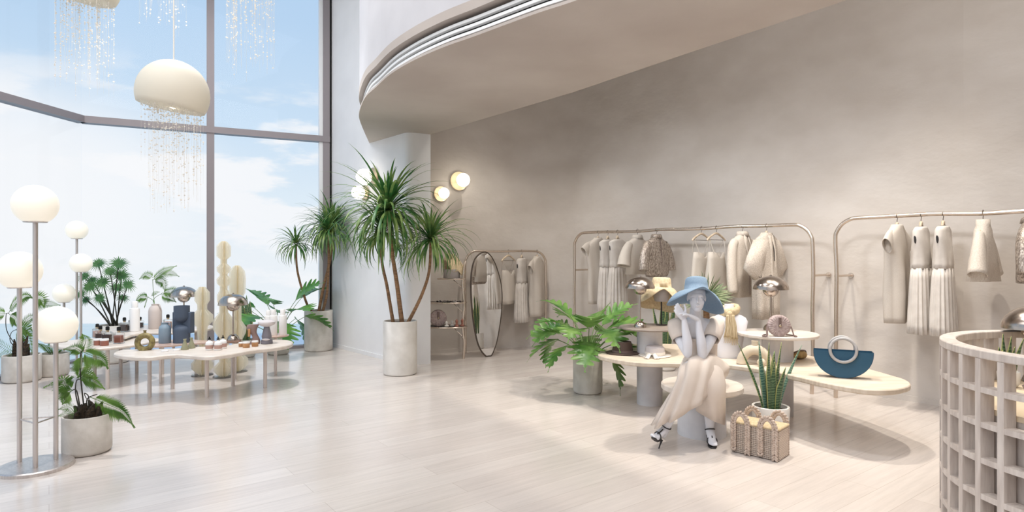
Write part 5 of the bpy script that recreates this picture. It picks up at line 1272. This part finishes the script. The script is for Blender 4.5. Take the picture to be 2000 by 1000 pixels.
# feet
def foot(ank, heel, ball_, toe, up):
    limb([ank, tuple(Vector(ank).lerp(Vector(ball_), .5)), ball_, toe], [.034, .036, .030, .014], 14, .8)
    limb([ank, heel], [.032, .026])
    A0, T0 = Vector(ball_), Vector(toe); d = (T0-A0).normalized(); sd = d.cross(Vector(up)).normalized()
    for k, (o, l) in enumerate(((-.026, .042), (-.012, .046), (0, .042), (.012, .036), (.023, .028))):
        p = A0+sd*o; limb([tuple(p), tuple(p+d*l*.6), tuple(p+d*l)], [.013, .011, .008], 8)
foot((1.235, 4.945, .16), (1.225, 4.965, .105), (1.145, 4.875, .115), (1.105, 4.855, .135), (0, -.3, 1))
foot((1.635, 5.08, .125), (1.640, 5.115, .085), (1.625, 4.985, .04), (1.622, 4.95, .03), (0, .3, 1))
# shoulders, arms
limb([(1.55, 5.185, .985), (1.44, 5.175, .972), (1.375, 5.16, .955)], [.05, .05, .05])
limb([(1.55, 5.185, .985), (1.65, 5.195, .972), (1.72, 5.2, .952)], [.05, .05, .05])
limb([(1.375, 5.16, .955), (1.385, 5.06, .86), (1.415, 4.95, .765)], [.05, .042, .036])
limb([(1.415, 4.95, .765), (1.408, 4.935, .86), (1.395, 4.945, .96), (1.388, 4.95, 1.035)], [.036, .040, .030, .021])
limb([(1.72, 5.2, .952), (1.64, 5.085, .85), (1.535, 4.965, .745)], [.05, .042, .036])
limb([(1.535, 4.965, .745), (1.522, 4.94, .85), (1.508, 4.945, .95), (1.503, 4.95, 1.03)], [.036, .040, .030, .021])
# hands: (wrist, palm direction, spread axis, finger curls)
def hand(wr, d, sp_, nrm, curl, thumb):
    wr, d, sp_, nrm = Vector(wr), Vector(d).normalized(), Vector(sp_).normalized(), Vector(nrm).normalized()
    k = wr+d*.088
    for i, (o, l) in enumerate(((-.030, .062), (-.011, .074), (.009, .080), (.028, .072))):
        root = wr+d*.02+sp_*o*.45; kn = k+sp_*o-d*(.010 if i in (0,) else 0)
        limb([tuple(root), tuple(kn)], [.017, .0115], 10)
        p = kn; q = 0; pts = [p]
        for j, f in enumerate((.42, .32, .26)):
            q += curl[i]*(.6+.3*j); p = p+(d*math.cos(q)+nrm*math.sin(q)+sp_*o*1.2)*(l*f); pts.append(p)
        limb([tuple(x) for x in pts], [.0095, .0088, .008, .0062], 8)
    r0 = wr+d*.025-sp_*.02*thumb*-1
    t1 = r0+sp_*thumb*.028+d*.022; t2 = t1+sp_*thumb*.02+d*.028; t3 = t2+sp_*thumb*.006+d*.026
    limb([tuple(r0), tuple(t1), tuple(t2), tuple(t3)], [.015, .012, .0105, .0075], 8)
hand((1.388, 4.95, 1.04), (-.42, -.05, .62), (.8, .35, .45), (.35, .55, -.3), (.55, .45, .35, .28), 1)
hand((1.503, 4.95, 1.035), (-.86, -.12, .42), (.1, -.96, .05), (-.25, .0, -.75), (.05, .12, .2, .3), -1)
b.build('body', MAT['mann'], mt, remesh=.0052)
# head
h = MB(); hc = m(1.522, 5.065, 1.195)
HR = Matrix.Rotation(-.22, 3, 'Z')
def hp_(x, y, z): return hc+HR @ Vector((x, y, z))
def hb(x, y, z, r, a=20, b_=12): h.ball(hp_(x, y, z), r, a, b_, M=HR)
hb(0, .012, .045, (.072, .090, .085), 28, 18)
hb(0, -.026, -.018, (.058, .060, .080), 24, 16)
hb(0, -.046, -.078, (.030, .030, .028), 18, 12)
hb(0, -.03, -.055, (.049, .046, .042), 20, 12)
hb(0, -.05, .035, (.05, .036, .03), 20, 12)
h.tube([hp_(0, -.082, .028), hp_(0, -.093, .0), hp_(0, -.103, -.018)], [.006, .008, .010], 10); hb(0, -.099, -.021, (.0125, .012, .008))
for s in (-1, 1):
    hb(s*.029, -.056, .027, (.024, .018, .008))     # brow
    hb(s*.029, -.068, .010, (.0135, .012, .0075))   # eye
    hb(s*.032, -.046, -.022, (.026, .024, .03))    # cheek
    hb(s*.070, .024, .004, (.008, .016, .027))        # ear
    hb(s*.008, -.081, -.045, (.013, .0095, .0045))  # upper lip
hb(0, -.080, -.0535, (.015, .010, .005))
h.tube([m(1.525, 5.11, 1.08), m(1.524, 5.10, 1.12), hp_(0, .02, -.03)], [.046, .043, .043], 16)
h.build('head', MAT['mann'], mt, remesh=.0038)
# hat worn on the head
rc = .092
def hd(a):   # brim drops at both sides and behind, lifts in front
    return .165*max(0, math.cos(a))**1.4+.115*max(0, -math.cos(a))**1.4+.05*max(0, math.sin(a))**1.5
sunhat('sun_hat', None, hc+Vector((0, .012, .062)), 'bluehat', rc, .112, .262, hd, 0, (-.26, .08), parent=mt, front=.28)
# sandals
def sandal(ball_, toe, heel, tip, ank, sd):
    sd = Vector(sd).normalized(); mb = MB(); A0, T0, H0 = m(*ball_), m(*toe), m(*heel); rows = []
    for p, w_ in ((T0, .016), (T0.lerp(A0, .5), .032), (A0, .036), (A0.lerp(H0, .5), .026), (H0, .026)):
        rows.append([p-sd*w_, p-sd*w_*.5, p, p+sd*w_*.5, p+sd*w_])
    mb.grid(rows); o = mb.build('sandal', MAT['shoe'], mt, angle=180, solid=.008)
    MB().tube([H0, H0.lerp(m(*tip), .5), m(*tip)], [.012, .006, .005], 10).build('heel', MAT['shoe'], o)
    return o
s1 = sandal((1.142, 4.853, .093), (1.098, 4.838, .118), (1.205, 4.945, .072), (1.178, 4.93, .004), None, (.25, .75, -.55))
s2 = sandal((1.625, 4.985, .010), (1.62, 4.935, .006), (1.643, 5.12, .058), (1.645, 5.135, .003), None, (1, 0, 0))
def strapring(c, ax, r1, r2, par, tube=.0045, u=None):
    ax = Vector(ax).normalized(); u = Vector(u).normalized() if u else ax.orthogonal().normalized(); u = (u-ax*u.dot(ax)).normalized(); v = ax.cross(u); c = m(*c)
    MB().tube([c+u*r1*math.cos(q)+v*r2*math.sin(q) for q in [2*PI*k/28 for k in range(28)]], tube, 8, closed=True).build('strap', MAT['shoe'], par)
strapring((1.628, 5.0, .045), (0, .95, -.25), .041, .032, s2, u=(1, 0, 0)); strapring((1.635, 5.075, .118), (0, .4, 1), .038, .040, s2, u=(1, 0, 0))
MB().tube(catmull([m(1.626, 4.985, .076), m(1.628, 5.01, .09), m(1.632, 5.035, .115)], 5), .005, 8).build('strap', MAT['shoe'], s2)
strapring((1.158, 4.885, .115), (.8, .55, .1), .038, .034, s1, u=(0, -.2, 1)); strapring((1.243, 4.94, .178), (.36, -.2, .9), .036, .036, s1)
MB().tube(catmull([m(1.150, 4.855, .145), m(1.18, 4.88, .155), m(1.205, 4.905, .165)], 5), .005, 8).build('strap', MAT['shoe'], s1)
# dress: bodice, off-shoulder bands, skirt draped over the crossed legs
n = 60
def rr(c, a_, b_, k=0, A_=0, ph=0):
    c, a_, b_ = m(*c), Vector(a_), Vector(b_); out = []
    for i in range(n):
        q = 2*PI*i/n; f = 1+A_*math.sin(k*q+ph)+A_*.5*math.sin(k*1.7*q+ph*2)*(0 if k == 0 else 1)
        out.append(c+(a_*math.cos(q)+b_*math.sin(q))*f)
    return out
mb = MB()
mb.grid([rr((1.655, 5.355, .58), (.178, 0, 0), (0, .135, 0)), rr((1.642, 5.335, .66), (.136, 0, 0), (0, .108, .02), 5, .03), rr((1.625, 5.305, .74), (.138, 0, 0), (0, .108, .02), 6, .03, 1), rr((1.60, 5.27, .83), (.158, 0, 0), (0, .116, .02)), rr((1.585, 5.24, .885), (.17, 0, .0), (0, .112, .03))], closed=True)
mb.build('dress_bodice', MAT['beigesilk'], mt, angle=180, solid=.006)
for (p0, p1, r) in (((1.372, 5.155, .975), (1.385, 5.06, .862), .066), ((1.728, 5.2, .975), (1.655, 5.10, .862), .068)):
    p0, p1 = Vector(p0), Vector(p1); d = (p1-p0).normalized(); u_ = d.orthogonal().normalized(); v_ = d.cross(u_); rows = []
    for s, f in ((-.18, .88), (.1, 1.06), (.45, 1.10), (.8, 1.0), (1.02, .94)):
        rows.append([p0+d*(p1-p0).length*s+(u_*math.cos(q)+v_*math.sin(q))*(r*f*(1+.02*math.sin(4*q)))-mo for q in [2*PI*k/40 for k in range(40)]])
    mb = MB(); mb.grid(rows, closed=True); mb.build('off_shoulder_sleeve', MAT['beigesilk'], mt, angle=180, solid=.006)
mb = MB()
mb.grid([rr((1.65, 5.355, .66), (.146, 0, 0), (0, -.118, .0), 6, .03), rr((1.66, 5.35, .575), (.20, .0, 0), (0, -.115, .085), 6, .03), rr((1.65, 5.24, .565), (.205, .02, 0), (0, -.03, .145), 5, .03), rr((1.61, 5.12, .585), (.195, .05, -.01), (0, 0, .148), 7, .035), rr((1.55, 5.0, .595), (.178, .06, -.03), (0, -.02, .146), 7, .05),
         rr((1.495, 4.94, .585), (.168, .055, -.035), (0, -.07, .135), 7, .06, .1), rr((1.455, 4.915, .545), (.155, .05, -.01), (0, -.11, .085), 7, .07, .3), rr((1.41, 4.905, .47), (.16, .03, .035), (0, -.115, .02), 7, .09, .5), rr((1.375, 4.905, .39), (.182, .01, .08), (0, -.11, 0), 7, .11, .8), rr((1.345, 4.91, .31), (.21, .0, .125), (0, -.11, 0), 7, .14, 1.0)], closed=True)
mb.build('dress_skirt', MAT['beigesilk'], mt, angle=180, solid=.006)
mb = MB()
mb.grid([rr((1.615, 5.10, .57), (.12, 0, 0), (0, -.01, .11)), rr((1.61, 5.02, .56), (.115, 0, 0), (0, -.06, .105)), rr((1.61, 4.985, .51), (.112, 0, 0), (0, -.12, .03), 4, .03), rr((1.612, 4.985, .42), (.108, 0, 0), (0, -.105, 0), 4, .05, .5), rr((1.62, 5.01, .33), (.108, 0, .0), (0, -.10, 0), 4, .08, 1), rr((1.63, 5.04, .22), (.102, 0, -.05), (0, -.10, 0), 4, .12, 1.4)], closed=True)
mb.build('dress_underskirt', MAT['beigesilk'], mt, angle=180, solid=.006)
